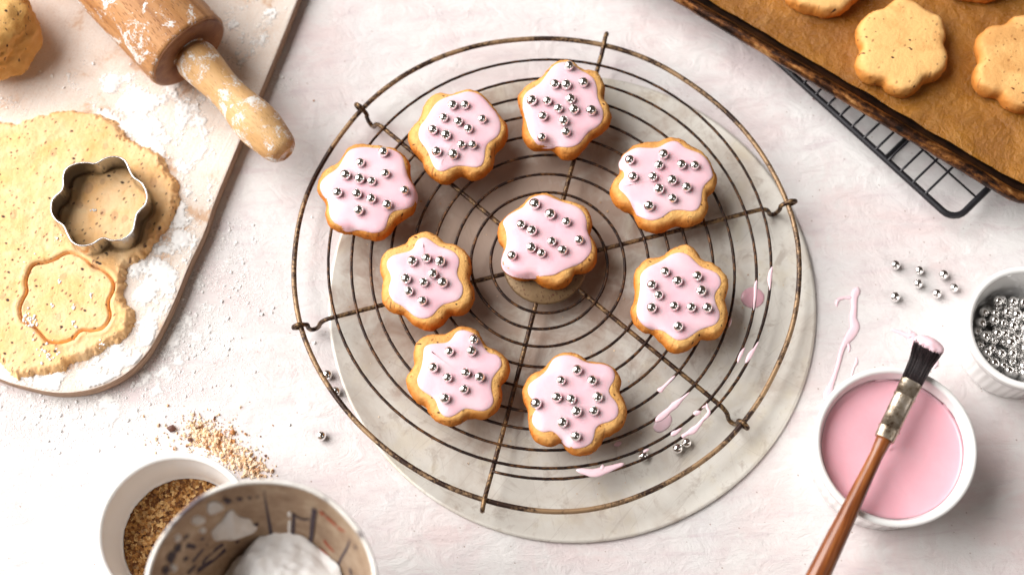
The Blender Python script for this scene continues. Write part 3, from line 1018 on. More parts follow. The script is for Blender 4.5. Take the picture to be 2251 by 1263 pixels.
# black rack
BZ = 1.42
k0 = P(2098, 487, BZ)[:2]
k1 = P(1740, 163, BZ)[:2]
k2 = P(2184, 408, BZ)[:2]
ad = (k1 - k0) / np.linalg.norm(k1 - k0)
bd = (k2 - k0) / np.linalg.norm(k2 - k0)
bd = bd - ad * float(ad @ bd)
bd /= np.linalg.norm(bd)
BL, BW = 38.0, 24.0


def bpt(a, b, z):
    q = k0 + ad * a + bd * b
    return (q[0], q[1], z)


bb = (*k0, 0)
brack = empty("black_wire_rack", bb)
tag(brack, "black rectangular wire rack under the browned baking tray", "wire rack")
mb = MB()
fr = []
for cx_, cy_, a0 in ((0.9, 0.9, 180), (BL - 0.9, 0.9, 270), (BL - 0.9, BW - 0.9, 0), (0.9, BW - 0.9, 90)):
    for k in range(9):
        a = R(a0 + 90 * k / 8)
        fr.append((cx_ + 0.9 * math.cos(a), cy_ + 0.9 * math.sin(a)))
fr = resample(np.array(fr), 520)
mb.tube([bpt(a, b, BZ) for a, b in fr], 0.205, 10, closed=True)
link("outer_frame", mb, M_BLACK, brack, bb)
for k in range(46):
    a = 2.30 + 0.97 * k
    if a > BL - 0.6:
        break
    mb = MB()
    mb.tube([bpt(a, -0.10, BZ + 0.06), bpt(a, 0.05, BZ + 0.23), bpt(a, 0.4, BZ + 0.25), bpt(a, BW / 2, BZ + 0.25), bpt(a, BW - 0.4, BZ + 0.25), bpt(a, BW, BZ + 0.2)], 0.075, 6)
    link("cross_wire", mb, M_BLACK, brack, bb)
for b, a0 in ((2.0, 0.0), (BW / 2, 0.0), (BW - 2.0, 0.0)):
    mb = MB()
    mb.tube([bpt(a0, b, BZ + 0.1), bpt(BL / 2, b, BZ + 0.1), bpt(BL, b, BZ + 0.1)], 0.07, 6)
    link("long_wire", mb, M_BLACK, brack, bb)
for a in (5.6, BL - 5.6):
    mb = MB()
    mb.tube(spline([bpt(a, 0.0, BZ - 0.05), bpt(a, 0.3, 0.9), bpt(a, 0.9, 0.17), bpt(a, 3, 0.15), bpt(a, BW - 3, 0.15), bpt(a, BW - 0.9, 0.17), bpt(a, BW - 0.3, 0.9), bpt(a, BW, BZ - 0.05)], 6, False), 0.15, 8)
    link("foot_wire", mb, M_BLACK, brack, bb)

# ------------------------------------------------------------------ floured board
BT = 1.0
brd_px = [(690, -90), (655, 0), (595, 150), (527, 313), (474, 442), (452, 507), (418, 580), (384, 663), (353.5, 727), (323, 777), (281, 819), (228, 847.6), (171, 862), (114, 863), (57, 851), (0, 834), (-90, 790), (-190, 700), (-250, 590), (-270, 470), (-240, 350), (-150, 120), (-60, -90), (40, -320), (150, -420), (400, -480), (640, -430), (730, -330), (740, -220)]
bo = np.array([P(a, b, BT)[:2] for a, b in brd_px])
bo = ccw(resample(spline(bo, 8), 260))
bbase = (*bo.mean(0), 0)
board = empty("chopping_board", bbase)
tag(board, "rounded wooden board dusted with flour, under the dough and rolling pin", "board")
mb = MB()
mb.loft([[(x, y, z) for x, y in inset(bo, d)] for d, z in ((0.10, 0.0), (0.0, 0.10), (0.0, BT - 0.10), (0.05, BT - 0.03))], True, False)
link("board_edge", mb, M_BOARD_EDGE, board, bbase)
mb = MB()
mb.loft([[(x, y, z) for x, y in inset(bo, d)] for d, z in ((0.05, BT - 0.03), (0.12, BT - 0.003), (0.16, BT))], False, True)
link("board_face", mb, M_BOARD, board, bbase, sharp=30)

# ------------------------------------------------------------------ dough sheet, cut flower, cutter, dough block
DT = 0.52
dpx = [(0, 265), (36, 271), (53, 262), (100, 249), (150, 242), (192, 246), (235, 256.5), (264, 276), (281, 303), (310, 317), (342, 331), (360, 353), (374, 381), (390, 395), (394, 417), (393, 443), (380, 485), (353, 519), (327, 553), (304, 572), (281, 587), (277, 618), (270, 648), (281, 671), (296, 686), (291, 720), (266, 747), (239, 762), (198, 785), (150, 800), (146, 812), (95, 823), (48, 828), (36, 836), (15, 815), (0, 795), (-90, 775), (-170, 700), (-205, 560), (-180, 420), (-120, 310), (-50, 265)]
dpoly = np.array([P(a, b, BT + 0.2)[:2] for a, b in dpx])
dpoly = ccw(resample(spline(dpoly, 4), 220))
fz = (0, 330, 2.807)
cut_px = spline(ZP(fz, [(450, 630), (530, 670), (570, 710), (640, 740), (695, 800), (700, 860), (672, 920), (670, 960), (680, 1020), (640, 1090), (570, 1112), (500, 1112), (450, 1160), (380, 1185), (300, 1180), (250, 1130), (210, 1090), (140, 1050), (120, 980), (140, 920), (165, 870), (160, 800), (200, 710), (280, 690), (340, 670), (390, 640)]), 5)
cut = ccw(resample(np.array([P(a, b, BT + DT)[:2] for a, b in cut_px]), 130))
CUT_TOP = BT + DT + 1.62
ctr_px = spline(ZP(fz, [(590, 79), (650, 47), (720, 38), (772, 62), (800, 118), (825, 163), (880, 205), (908, 270), (900, 330), (850, 385), (836, 430), (818, 500), (760, 548), (690, 557), (632, 542), (570, 578), (500, 590), (445, 566), (412, 510), (390, 465), (340, 427), (313, 370), (325, 300), (383, 238), (388, 160), (410, 110), (470, 80), (540, 74)]), 6)
ctr = ccw(resample(np.array([P(a, b, CUT_TOP)[:2] for a, b in ctr_px]), 200))


def heightfield(x0, x1, y0, y1, step, hfun, zcull, name, mat, parent=None, base=(0, 0, 0), thick=None):
    nx, ny = int((x1 - x0) / step) + 1, int((y1 - y0) / step) + 1
    xs = x0 + step * np.arange(nx)
    ys = y0 + step * np.arange(ny)
    X, Y = np.meshgrid(xs, ys, indexing='ij')
    q = np.c_[X.ravel(), Y.ravel()]
    Z = hfun(q)
    keep = (Z > zcull).reshape(nx, ny)
    kq = keep[:-1, :-1] | keep[1:, :-1] | keep[1:, 1:] | keep[:-1, 1:]
    ii, jj = np.nonzero(kq)
    fa = np.stack((ii * ny + jj, (ii + 1) * ny + jj, (ii + 1) * ny + jj + 1, ii * ny + jj + 1), 1)
    used = np.unique(fa)
    remap = np.full(nx * ny, -1)
    remap[used] = np.arange(len(used))
    fa = remap[fa]
    base = np.array(base, float)
    V = (np.c_[q, Z][used] - base) * CM
    me = bpy.data.meshes.new(name)
    me.vertices.add(len(V))
    me.vertices.foreach_set("co", V.ravel())
    me.loops.add(fa.size)
    me.loops.foreach_set("vertex_index", fa.ravel().astype(np.int32))
    me.polygons.add(len(fa))
    me.polygons.foreach_set("loop_start", np.arange(0, fa.size, 4, dtype=np.int32))
    me.update(calc_edges=True)
    me.polygons.foreach_set("use_smooth", [True] * len(me.polygons))
    me.materials.append(mat)
    if thick is not None:
        at_ = me.attributes.new("thick", 'FLOAT', 'POINT')
        at_.data.foreach_set("value", np.clip((Z[used] - thick[0]) / thick[1], 0, 1).astype(np.float32))
    o = bpy.data.objects.new(name, me)
    col.objects.link(o)
    if parent:
        o.parent = parent
    else:
        o.location = base * CM
    return o


def sstep(a, b, x):
    t = np.clip((x - a) / (b - a), 0, 1)
    return t * t * (3 - 2 * t)


def dough_h(q):
    sd = sdist(q, dpoly)
    near = np.abs(sd) < 1.2
    rag = np.zeros(len(q))
    lum = np.zeros(len(q))
    for i in range(len(q)):
        x, y = q[i]
        if near[i]:
            rag[i] = 0.30 * fbm(x * 1.9, y * 1.9, 1.0, 4) + 0.10 * n3(x * 7, y * 7, 3)
        if sd[i] > -0.3:
            lum[i] = fbm(x * 0.5, y * 0.5, 7, 3) * 0.10 + fbm(x * 2.2, y * 2.2, 2, 3) * 0.045
    s2 = sd + rag
    h = DT * np.power(sstep(-0.02, 0.42, s2), 0.55) + lum * sstep(0.0, 0.4, s2)
    # crumbly shoulder at the torn edge
    for i in np.nonzero((s2 > 0) & (s2 < 0.5))[0]:
        x, y = q[i]
        h[i] += (0.34 * max(0, fbm(x * 3.2, y * 3.2, 5, 4)) - 0.22 * max(0, fbm(x * 4.1, y * 4.1, 9, 3))) * (1 - s2[i] / 0.5)
    sf = sdist(q, cut)
    gap = sstep(-0.085, -0.02, sf)
    bulge = 0.05 * np.exp(-((sf + 0.26) / 0.12) ** 2)
    h = h + bulge * (h > 0.2)
    h = h * (1 - gap) + gap * 0.16
    sc_ = np.abs(sdist(q, ctr))
    h -= 0.10 * np.exp(-(sc_ / 0.10) ** 2) * (h > 0.2)
    h[(s2 < -0.02) | (sf > 0.12)] = -0.12
    return BT + h


def cut_h(q):
    sf = sdist(q, cut)
    h = DT * np.power(sstep(0.0, 0.16, sf), 0.4)
    for i in range(len(q)):
        if sf[i] > 0:
            x, y = q[i]
            h[i] += fbm(x * 0.8, y * 0.8, 17, 3) * 0.05 + fbm(x * 3, y * 3, 5, 2) * 0.018
    h[sf <= 0.001] = -0.1
    return BT + h


lo, hi = dpoly.min(0), dpoly.max(0)
dcen = dpoly.mean(0)
o = heightfield(max(lo[0], -33) - 0.3, hi[0] + 0.3, lo[1] - 0.3, hi[1] + 0.3, 0.062, dough_h, BT - 0.05, "dough_sheet", M_DOUGH, base=(dcen[0], dcen[1], BT))
tag(o, "rolled out speckled cookie dough with torn edges on the floured board", "dough")
lo, hi = cut.min(0), cut.max(0)
ccen = cut.mean(0)
o = heightfield(lo[0] - 0.1, hi[0] + 0.1, lo[1] - 0.1, hi[1] + 0.1, 0.05, cut_h, BT - 0.02, "cut_dough_flower", M_DOUGH, base=(ccen[0], ccen[1], BT))
tag(o, "raw dough flower already cut out, still lying in the dough sheet", "dough flower")

cb = (*ctr.mean(0), BT + DT)
cutter = empty("cookie_cutter", cb)
tag(cutter, "flower shaped steel cookie cutter pressed into the dough", "cookie cutter")
mb = MB()
zb = BT + 0.06
ins = inset(ctr, 0.045)
rings = [[(x, y, z) for x, y in r_] for r_, z in ((ctr, zb), (ctr, zb + 0.7), (ctr, CUT_TOP - 0.1), (ins, CUT_TOP - 0.1), (ins, zb + 0.7), (ins, zb), (ctr, zb))]
mb.loft(rings, False, False)
link("cutter_wall", mb, M_STEEL, cutter, cb, sharp=40)
mb = MB()
mb.tube([(x, y, CUT_TOP - 0.05) for x, y in inset(ctr, 0.02)], 0.058, 8, closed=True)
link("rolled_edge", mb, M_STEEL, cutter, cb)
mb = MB()
sm = ctr[np.argmin(np.linalg.norm(ctr - P(*ZP(fz, [(598, 79)])[0], CUT_TOP)[:2], axis=1))]
mb.tube([(sm[0], sm[1], zb), (sm[0], sm[1], CUT_TOP)], 0.06, 6)
link("seam", mb, M_STEEL, cutter, cb)

# dough block at the frame's corner
mb = MB()
bm = bmesh.new()
bmesh.ops.create_icosphere(bm, subdivisions=5, radius=1.0)
bc = P(-38, 52, BT + 2.2)
for v in bm.verts:
    p = v.co.copy()
    # blocky: towards a superellipsoid
    e = 2.8
    l = (abs(p.x) ** e + abs(p.y) ** e + abs(p.z) ** e) ** (1 / e)
    p = p / l
    q = fbm(p.x * 1.3 + 5, p.y * 1.3, p.z * 1.3, 5)
    cr = abs(fbm(p.x * 2.2, p.y * 2.2 + 9, p.z * 2.2, 4))
    k = 1 + 0.24 * q - 0.9 * max(0, 0.07 - cr) + 0.05 * fbm(p.x * 6, p.y * 6, p.z * 6, 3)
    v.co = Vector((p.x * 2.9 * k, p.y * 3.3 * k, max(p.z * 2.2 * k, -2.2)))
for f_ in bm.faces:
    f_.smooth = True
me = bpy.data.meshes.new("dough_block")
for v in bm.verts:
    v.co *= CM
bm.to_mesh(me)
bm.free()
me.materials.append(M_DOUGH_BLOCK)
o = bpy.data.objects.new("dough_block", me)
col.objects.link(o)
o.location = (bc[0] * CM, bc[1] * CM, (BT + 2.2) * CM)
o.rotation_euler = (0, 0, 0.5)
tag(o, "thick lumpy block of raw dough in the corner of the floured board", "dough block")

# ------------------------------------------------------------------ rolling pin
PR = 2.72
pz = BT + PR + 0.01
pa = P(418, 118, pz)
pb = P(629, 339, pz)
ax = (pb - pa)
ax[2] = 0
hl = np.linalg.norm(ax)
ax /= hl
pin = bpy.data.objects.new("rolling_pin", None)
pin.empty_display_size = 0.01
col.objects.link(pin)
tag(pin, "floured wooden rolling pin lying across the board corner", "rolling pin")
# local z along the axis
pin.location = (pa[0] * CM, pa[1] * CM, pz * CM)
pin.rotation_euler = Vector(ax).to_track_quat('Z', 'Y').to_euler()


def pin_part(name, prof, mat, sharp=None):
    mb = MB()
    mb.lathe((0, 0), prof, 72, cap0=True, cap1=True)
    return link(name, mb, mat, pin, sharp=sharp)


pin_part("barrel", [(PR - 0.12, -26.0), (PR, -25.8), (PR, -13), (PR, -6), (PR, -0.34), (PR - 0.05, -0.18), (PR - 0.13, -0.09)], M_PIN)
pin_part("end_face", [(PR - 0.13, -0.10), (PR - 0.30, 0.0), (1.2, -0.02), (0.95, -0.25), (0.5, -0.3)], M_PIN_END)
hp = spline([(0.75, -0.25), (1.02, 0.02), (1.22, 0.35), (1.27, 0.75), (1.20, 1.5), (1.08, 2.5), (1.03, 3.4), (1.10, 4.3), (1.25, 5.3), (1.32, 6.2), (1.22, 7.0), (0.97, hl - 0.42), (0.62, hl - 0.03), (0.48, hl + 0.02), (0.42, hl - 0.04)], 5, False)
pin_part("handle", [tuple(p) for p in hp], M_HANDLE)
hp2 = [(r_, -26.0 - z_) for r_, z_ in hp]
pin_part("handle", [tuple(p) for p in hp2][::-1], M_HANDLE)

# ------------------------------------------------------------------ flour: patchy layer on the board and table, loose grains
blobs = [  # px, py, radius cm, amount
    (300, 250, 2.4, 1.0), (250, 205, 1.6, 0.75), (330, 300, 2.2, 0.95), (400, 250, 2.4, 0.75), (420, 330, 2.0, 0.55), (440, 370, 1.8, 0.5), (370, 215, 1.6, 0.75), (180, 170, 1.4, 0.35),
    (540, 110, 1.8, 0.55), (510, 60, 1.8, 0.5), (590, 60, 1.5, 0.5), (440, 430, 1.6, 0.6), (405, 480, 1.6, 0.75), (390, 530, 1.6, 0.95), (340, 600, 1.6, 1.0), (370, 610, 1.3, 0.95), (330, 670, 1.5, 0.9), (310, 730, 1.3, 0.9),
    (270, 790, 1.5, 1.0), (200, 820, 1.5, 1.0), (130, 840, 1.4, 1.0), (60, 840, 1.2, 0.95), (15, 250, 1.2, 0.3), (0, 225, 1.0, 0.6), (350, 545, 1.0, 0.8)]
tblobs = [(430, 620, 1.4, 0.8), (400, 740, 1.5, 1.0), (370, 790, 1.4, 1.0), (330, 830, 1.4, 0.9), (240, 880, 1.6, 1.0), (140, 900, 1.4, 0.8), (60, 890, 1.5, 0.7), (510, 575, 1.3, 0.7), (440, 700, 1.3, 0.7), (470, 760, 1.2, 0.5),
          (470, 520, 1.1, 0.55), (350, 860, 1.2, 0.6), (90, 940, 1.0, 0.5), (20, 880, 1.2, 0.6), (420, 820, 1.0, 0.5), (540, 650, 0.9, 0.35), (600, 170, 0.6, 0.25), (300, 900, 1.2, 0.6)]


def flour_h(bl, z, lift, noise_s, cov):
    cen = [(P(a, b, z)[:2], r_, w) for a, b, r_, w in bl]

    def fun(q):
        mk = np.zeros(len(q))
        for c_2, r_, w in cen:
            d2 = ((q - c_2) ** 2).sum(1)
            mk = np.maximum(mk, w * np.exp(-d2 / (r_ * r_) * 0.8))
        h = np.full(len(q), -0.08)
        for i in np.nonzero(mk > 0.12)[0]:
            x, y = q[i]
            n_ = fbm(x * noise_s, y * noise_s, 2.0, 5) + 0.22 * n3(x * 6, y * 6, 4)
            h[i] = min(0.16, lift * (mk[i] * cov + n_ - 0.42))
            if h[i] > 0:
                h[i] += 0.022 * n3(x * 9, y * 9, 1)
        return z + h
    return fun


xa, ya = P(0, 900, BT)[:2] + np.array((-2.5, -0.5))
o = heightfield(-31, -13.5, P(0, 865, BT)[1], P(0, -20, BT)[1], 0.075,
                lambda q: np.where(sdist(q, bo[::3]) > 0.12, flour_h(blobs, BT, 0.20, 0.9, 0.86)(q), BT - 0.1), BT + 0.004, "flour_on_board", M_DUST, thick=(BT + 0.004, 0.085))
tag(o, "loose white flour smeared in patches over the wooden board", "flour", kind="stuff")
mb_g = MB()
ico = bmesh.new()
bmesh.ops.create_icosphere(ico, subdivisions=1, radius=1.0)
ICO_V = np.array([v.co[:] for v in ico.verts])
ICO_F = [tuple(v.index for v in f_.verts) for f_ in ico.faces]
ico.free()
OCT_V = np.array([(1, 0, 0), (-1, 0, 0), (0, 1, 0), (0, -1, 0), (0, 0, 1), (0, 0, -1)], float)
OCT_F = [(0, 2, 4), (2, 1, 4), (1, 3, 4), (3, 0, 4), (2, 0, 5), (1, 2, 5), (3, 1, 5), (0, 3, 5)]


def grain(mb, x, y, z, r, big=False, jit=0.35, flat=0.7):
    V = (ICO_V if big else OCT_V).copy()
    V *= (1 + jit * (rng.random((len(V), 1)) - 0.5) * 2)
    a = rng.random() * 6.28
    ca, sa = math.cos(a), math.sin(a)
    V = np.c_[V[:, 0] * ca - V[:, 1] * sa * rng.uniform(.7, 1), V[:, 0] * sa + V[:, 1] * ca, V[:, 2] * flat]
    mb.add(V * r + np.array((x, y, z + r * flat * 0.6)), ICO_F if big else OCT_F)


# table flour: thin clumps plus grains
tf = MB()
bo3 = bo[::2]
cand = []
for _ in range(26000):
    b = random.choice(tblobs)
    c_ = P(b[0], b[1], 0)
    cand.append((c_[0] + random.gauss(0, b[2] * 1.15), c_[1] + random.gauss(0, b[2] * 1.15)))
cand += [tuple(P(random.uniform(0, 700), random.uniform(380, 1000), 0)[:2]) for _ in range(700)]
cand = np.array(cand)
ok = sdist(cand, bo3) < -0.05
for x, y in cand[ok]:
    w = fbm(x * 0.9, y * 0.9, 6, 3)
    if w < -0.10 + 0.25 * (random.random() - 0.5):
        continue
    r_ = 0.013 + 0.028 * random.random() ** 3
    if random.random() < 0.010:
        r_ = random.uniform(0.06, 0.12)
    grain(tf, x, y, 0, r_, True, flat=0.38)
o = link("flour_on_table", tf, M_FLOUR, smooth=True)
tag(o, "sprinkled white flour grains on the table beside the board edge", "flour", kind="stuff")
# lumps lying on the table layer
o = heightfield(-31, -14, P(0, 1000, 0)[1], P(0, 480, 0)[1], 0.08,
                lambda q: np.where(sdist(q, bo3) < -0.05, flour_h(tblobs, 0.0, 0.13, 1.25, 0.74)(q), -0.1), 0.004, "flour_patches", M_DUST, thick=(0.004, 0.075))
tag(o, "thin white flour patches spilled on the table along the board", "flour", kind="stuff")
# grains on board and pin
bf = MB()
for _ in range(5200):
    b = random.choice(blobs)
    c_ = P(b[0], b[1], BT)
    x, y = c_[0] + random.gauss(0, b[2] * 1.1), c_[1] + random.gauss(0, b[2] * 1.1)
    if float(n3(x * .8, y * .8, 4)) < -0.25:
        continue
    cand2 = np.array([[x, y]])
    bf_r = 0.013 + 0.03 * random.random() ** 3
    if random.random() < 0.02:
        bf_r = random.uniform(0.06, 0.12)
    if sdist(cand2, bo[::6])[0] > 0.2 and sdist(cand2, dpoly[::4])[0] < -0.15:
        grain(bf, x, y, BT, bf_r, True, flat=0.4)
o = link("flour_grains", bf, M_FLOUR)
tag(o, "tiny loose flour grains scattered over the wooden board", "flour", kind="stuff")
# flour crumbs stuck on the cut flower and the sheet
df = MB()
for (a, b), n_, s_ in zip(ZP(fz, [(330, 960), (372, 795), (455, 970), (573, 890), (468, 1065), (180, 1060), (210, 1100), (300, 1240), (575, 372), (345, 540), (175, 690), (170, 1020), (625, 1195)]),
                          (5, 5, 6, 6, 5, 16, 14, 22, 5, 6, 5, 10, 5), (.12, .1, .1, .12, .1, .22, .3, .35, .1, .15, .15, .2, .12)):
    q = P(a, b, BT + DT)
    for _ in range(n_):
        grain(df, q[0] + random.gauss(0, s_), q[1] + random.gauss(0, s_), BT + DT + 0.015, random.uniform(0.03, 0.10), True, flat=0.25)
o = link("flour_on_dough", df, M_FLOUR)
tag(o, "small white flour crumbs on top of the rolled dough", "flour", kind="stuff")

# ------------------------------------------------------------------ ramekins
def ramekin(name, c, rad, h, lab, seg=200, ribs=44):
    base = (c[0], c[1], 0)
    t = empty(name, base)
    tag(t, lab, "ramekin", "white ramekins")
    k = rad / 4.3
    ro = rad

    def mod(kk, a):
        if kk in (3, 4, 5):
            return -0.075 * (1 - abs(math.cos(a * ribs / 2)) ** 0.7) * k
        return 0
    mb = MB()
    mb.lathe(c, [(ro * 0.80, 0.0), (ro * 0.855, 0.05), (ro * 0.87, 0.18), (ro * 0.89, 0.36), (ro * 0.915, h * 0.45), (ro * 0.945, h - 1.15), (ro * 0.945, h - 0.95), (ro * 0.985, h - 0.75), (ro * 0.995, h - 0.3), (ro, h - 0.12)], seg, mod, cap0=True)
    link("ribbed_wall", mb, M_GLAZE, t, base)
    mb = MB()
    mb.lathe(c, [(ro, h - 0.12), (ro - 0.03, h - 0.04), (ro - 0.11, h), (ro - 0.24, h), (ro - 0.33, h - 0.05), (ro - 0.37, h - 0.14)], 120)
    link("rim", mb, M_GLAZE, t, base)
    mb = MB()
    mb.lathe(c, [(ro - 0.37, h - 0.14), (ro - 0.42, h - 0.4), (ro - 0.55, h - 0.75), (ro * 0.86 - 0.18, h * 0.5), (ro * 0.82 - 0.2, 0.75), (ro * 0.7 - 0.2, 0.48), (0.01, 0.42)], 120, cap1=True)
    link("inner_wall", mb, M_GLAZE, t, base)
    return t


RH = 4.5
pc = P(1969, 978, RH)[:2]
ramekin("ramekin", pc, 4.40, RH, "white ramekin filled with pink icing, brush laid across it")
nc = P(385, 1166, RH)[:2]
ramekin("ramekin", nc, 4.25, RH, "white ramekin holding ground nuts, half hidden behind the tin measure")
sc_c = P(2266, 718, 4.1)[:2]
ramekin("ramekin", sc_c, 3.55, 4.1, "smaller ribbed white ramekin filled with silver sugar balls", ribs=40)

# icing pool
mb = MB()
iz = RH - 0.95


def inner_r(ro, h, z):
    return float(np.interp(z, [0.48, 0.75, h * 0.5, h - 0.75, h - 0.4, h - 0.14], [ro * 0.7 - 0.2, ro * 0.82 - 0.2, ro * 0.86 - 0.18, ro - 0.55, ro - 0.42, ro - 0.37]))


ir = inner_r(4.40, RH, iz)
rings = []
for k in range(26):
    r_ = ir * (1 - max(k - 1, 0) / 24) + 0.002
    ring = []
    for i in range(72):
        a = 2 * math.pi * i / 72
        if k == 0:
            hz = 0.22 + 0.22 * n3(2 * math.cos(a), 2 * math.sin(a), 5)
            r_ = inner_r(4.40, RH, iz + hz) - 0.012
        x, y = r_ * math.cos(a), r_ * math.sin(a)
        men = 0.07 * math.exp(-(ir - r_) / 0.12) + (hz - 0.07 if k == 0 else 0)
        swirl = 0.035 * math.sin(2.6 * r_ + a * 1.0) * math.exp(-((x + 0.1) ** 2 + (y + 0.4) ** 2) / 4.5)
        ring.append((pc[0] + x, pc[1] + y, iz + men + swirl + 0.02 * n3(x * .7, y * .7)))
    rings.append(ring)
mb.loft([[(x, y, iz - 0.4) for x, y, z in [(pc[0] + (p[0] - pc[0]) * 0.97, pc[1] + (p[1] - pc[1]) * 0.97, 0) for p in rings[0]]]] + rings)
o = link("icing_pool", mb, M_BOWL_ICING, base=(pc[0], pc[1], iz))
tag(o, "smooth pink icing pooled inside the white ramekin", "icing")

# ground nuts
nz_ = 1.55
nr = inner_r(4.25, RH, nz_) - 0.02
mb = MB()
rings = []
for k in range(30):
    r_ = nr * (1 - k / 29) + 0.002
    rings.append([(nc[0] + r_ * math.cos(a), nc[1] + r_ * math.sin(a), nz_ + 0.12 * fbm(r_ * math.cos(a) * 1.2, r_ * math.sin(a) * 1.2, 3, 4)) for a in [2 * math.pi * i / 90 for i in range(90)]])
mb.loft(rings, False, True)
for _ in range(3600):
    r_, a = nr * math.sqrt(random.random()) * 0.985, random.random() * 6.283
    x, y = nc[0] + r_ * math.cos(a), nc[1] + r_ * math.sin(a)
    grain(mb, x, y, nz_ + 0.10 * fbm(r_ * math.cos(a) * 1.2, r_ * math.sin(a) * 1.2, 3, 4) - 0.02, random.uniform(0.04, 0.12), True, 0.5, 0.75)
o = link("ground_nuts", mb, M_NUTS, base=(nc[0], nc[1], nz_), smooth=False)
tag(o, "coarse brown ground nuts heaped inside the white ramekin", "ground nuts", kind="stuff")

# spilled crumbs above that ramekin
mb = MB()
for _ in range(1500):
    t_ = random.random()
    x_, y_ = 430 + 145 * t_ + random.gauss(0, 17), 938 + 105 * t_ + random.gauss(0, 14)
    if random.random() < 0.25:
        x_, y_ = random.gauss(450, 45), random.gauss(960, 24)
    q = P(x_, y_, 0)
    if math.hypot(q[0] - nc[0], q[1] - nc[1]) < 3.9:
        continue
    rr = random.uniform(0.022, 0.075) if random.random() < 0.9 else random.uniform(0.08, 0.14)
    grain(mb, q[0], q[1], 0, rr, True, 0.5, 0.75)
o = link("nut_crumbs", mb, M_CRUMB, smooth=False)
tag(o, "pale nut crumbs spilled on the table above the nut ramekin", "crumbs", kind="stuff")


def lump(name, px_, py_, r_, mat, lab, cat, group=None, z=0):
    mb = MB()
    q = P(px_, py_, z)
    V = ICO_V * (1 + 0.5 * (rng.random((len(ICO_V), 1)) - 0.5))
    mb.add(V * np.array((r_, r_ * 0.8, r_ * 0.6)) + np.array((q[0], q[1], z + r_ * 0.45)), ICO_F)
    o = link(name, mb, mat, base=(q[0], q[1], z), smooth=False)
    tag(o, lab, cat, group)
    return o


lump("dark_crumb", 378, 942, 0.26, M_DARK, "large dark brown nut shell flake at the spill's tip", "crumb", "crumbs on the table")
lump("dark_crumb", 419, 966, 0.17, M_DARK, "dark brown crumb amid the pale spilled nut crumbs", "crumb", "crumbs on the table")
lump("dark_crumb", 1789, 218, 0.12, M_DARK, "single dark crumb on the table near the black rack", "crumb", "crumbs on the table")
lump("orange_crumb", 1861, 273, 0.10, M_TOAST, "tiny orange crumb beside the black rack frame", "crumb", "crumbs on the table")
lump("dark_crumb", 690, 222, 0.07, M_TOAST, "tiny brown crumb on the table above the rolling pin handle", "crumb", "crumbs on the table")
lump("orange_crumb", 512, 950, 0.19, M_TOAST, "toasted orange crumb among pale nut crumbs", "crumb", "crumbs on the table")

mb = MB()
for _ in range(150):
    a_, r_ = random.random() * 6.283, 13.2 * math.sqrt(random.random())
    x, y = dc[0] + r_ * math.cos(a_), dc[1] + r_ * math.sin(a_)
    grain(mb, x, y, DZ, random.uniform(0.02, 0.055), True, 0.5, 0.7)
o = link("biscuit_crumbs", mb, M_CRUMB, smooth=False)
tag(o, "tiny golden biscuit crumbs fallen through the rack onto the tin disc", "crumbs", kind="stuff")

# ------------------------------------------------------------------ loose silver balls
loose = [((1968, 582), 0, "silver ball, upper outermost of the seven loose on the table"), ((2020, 594), 0, "silver ball second along the upper line of the loose seven"),
         ((2074, 603), 0, "silver ball at the end of the upper line, nearest the small ramekin's top"), ((2018, 623), 0, "silver ball in the middle of the loose seven"),
         ((2097, 632), 0, "silver ball lying closest to the ribbed ball ramekin"), ((2059, 645), 0, "silver ball lowest of the cluster, next to the ramekin's ball"),
         ((1967, 652), 0, "silver ball apart below, nearest the long icing drip"),
         ((719, 823), 0, "silver ball just inside the rack's outer ring, upper of two"), ((738, 860), 0, "silver ball tucked under the rack's outer ring, lower of two"),
         ((706, 957), 0, "lone silver ball on the table between rack and nut ramekin"),
         ((1509, 972), DZ, "silver ball on the tin disc, larger looking of the touching pair"), ((1489, 985), DZ, "silver ball on the tin disc, paired beside another ball"),
         ((1414, 1001), DZ, "silver ball on the tin disc beneath two rack wires")]
for (a, b), z, lab in loose:
    o = put_ball("silver_ball", P(a, b, z + 0.305))
    tag(o, lab, "sugar ball", "loose silver sugar balls")

# balls in the small ramekin: dropped one by one
br = 0.325
R_in = lambda z: inner_r(3.55, 4.1, z)
placed = []
for _ in range(135):
    best = None
    for _t in range(26):
        r_, a = (R_in(1.0) - br) * math.sqrt(random.random()), random.random() * 6.283
        x, y = r_ * math.cos(a), r_ * math.sin(a)
        z = 0.43 + br
        for (x2, y2, z2) in placed:
            d2 = (x - x2) ** 2 + (y - y2) ** 2
            if d2 < 4 * br * br:
                z = max(z, z2 + math.sqrt(4 * br * br - d2))
        z = max(z, 0.43 + br + max(0, (r_ - 1.9)) * 0.25)
        if best is None or z < best[2]:
            best = (x, y, z)
    placed.append(best)
for x, y, z in placed:
    if x > 1.3:
        continue
    o = put_ball("silver_ball", (sc_c[0] + x, sc_c[1] + y, z))
    o.scale = [k * 1.06 for k in o.scale]
    tag(o, "silver sugar ball among many heaped in the small white ramekin", "sugar ball", "silver balls in the ramekin")

# ------------------------------------------------------------------ pastry brush across the icing ramekin
BRZ = RH + 0.52
b_tip = P(2046, 752, BRZ)
b_end = P(1760, 1345, BRZ + 0.1)
bax = (b_tip - b_end)
bax[2] = 0
bl_ = np.linalg.norm(bax)
bax /= bl_
bsd = np.array((-bax[1], bax[0], 0))
upv = np.array((0, 0, 1.0))
brush = empty("pastry_brush", (b_tip[0], b_tip[1], BRZ))
bbs = (b_tip[0], b_tip[1], BRZ)
tag(brush, "old pastry brush with black bristles and brown handle lying on the icing ramekin", "brush")


def along(px_, py_, z):
    q = P(px_, py_, z)
    return float((q - b_end) @ bax)


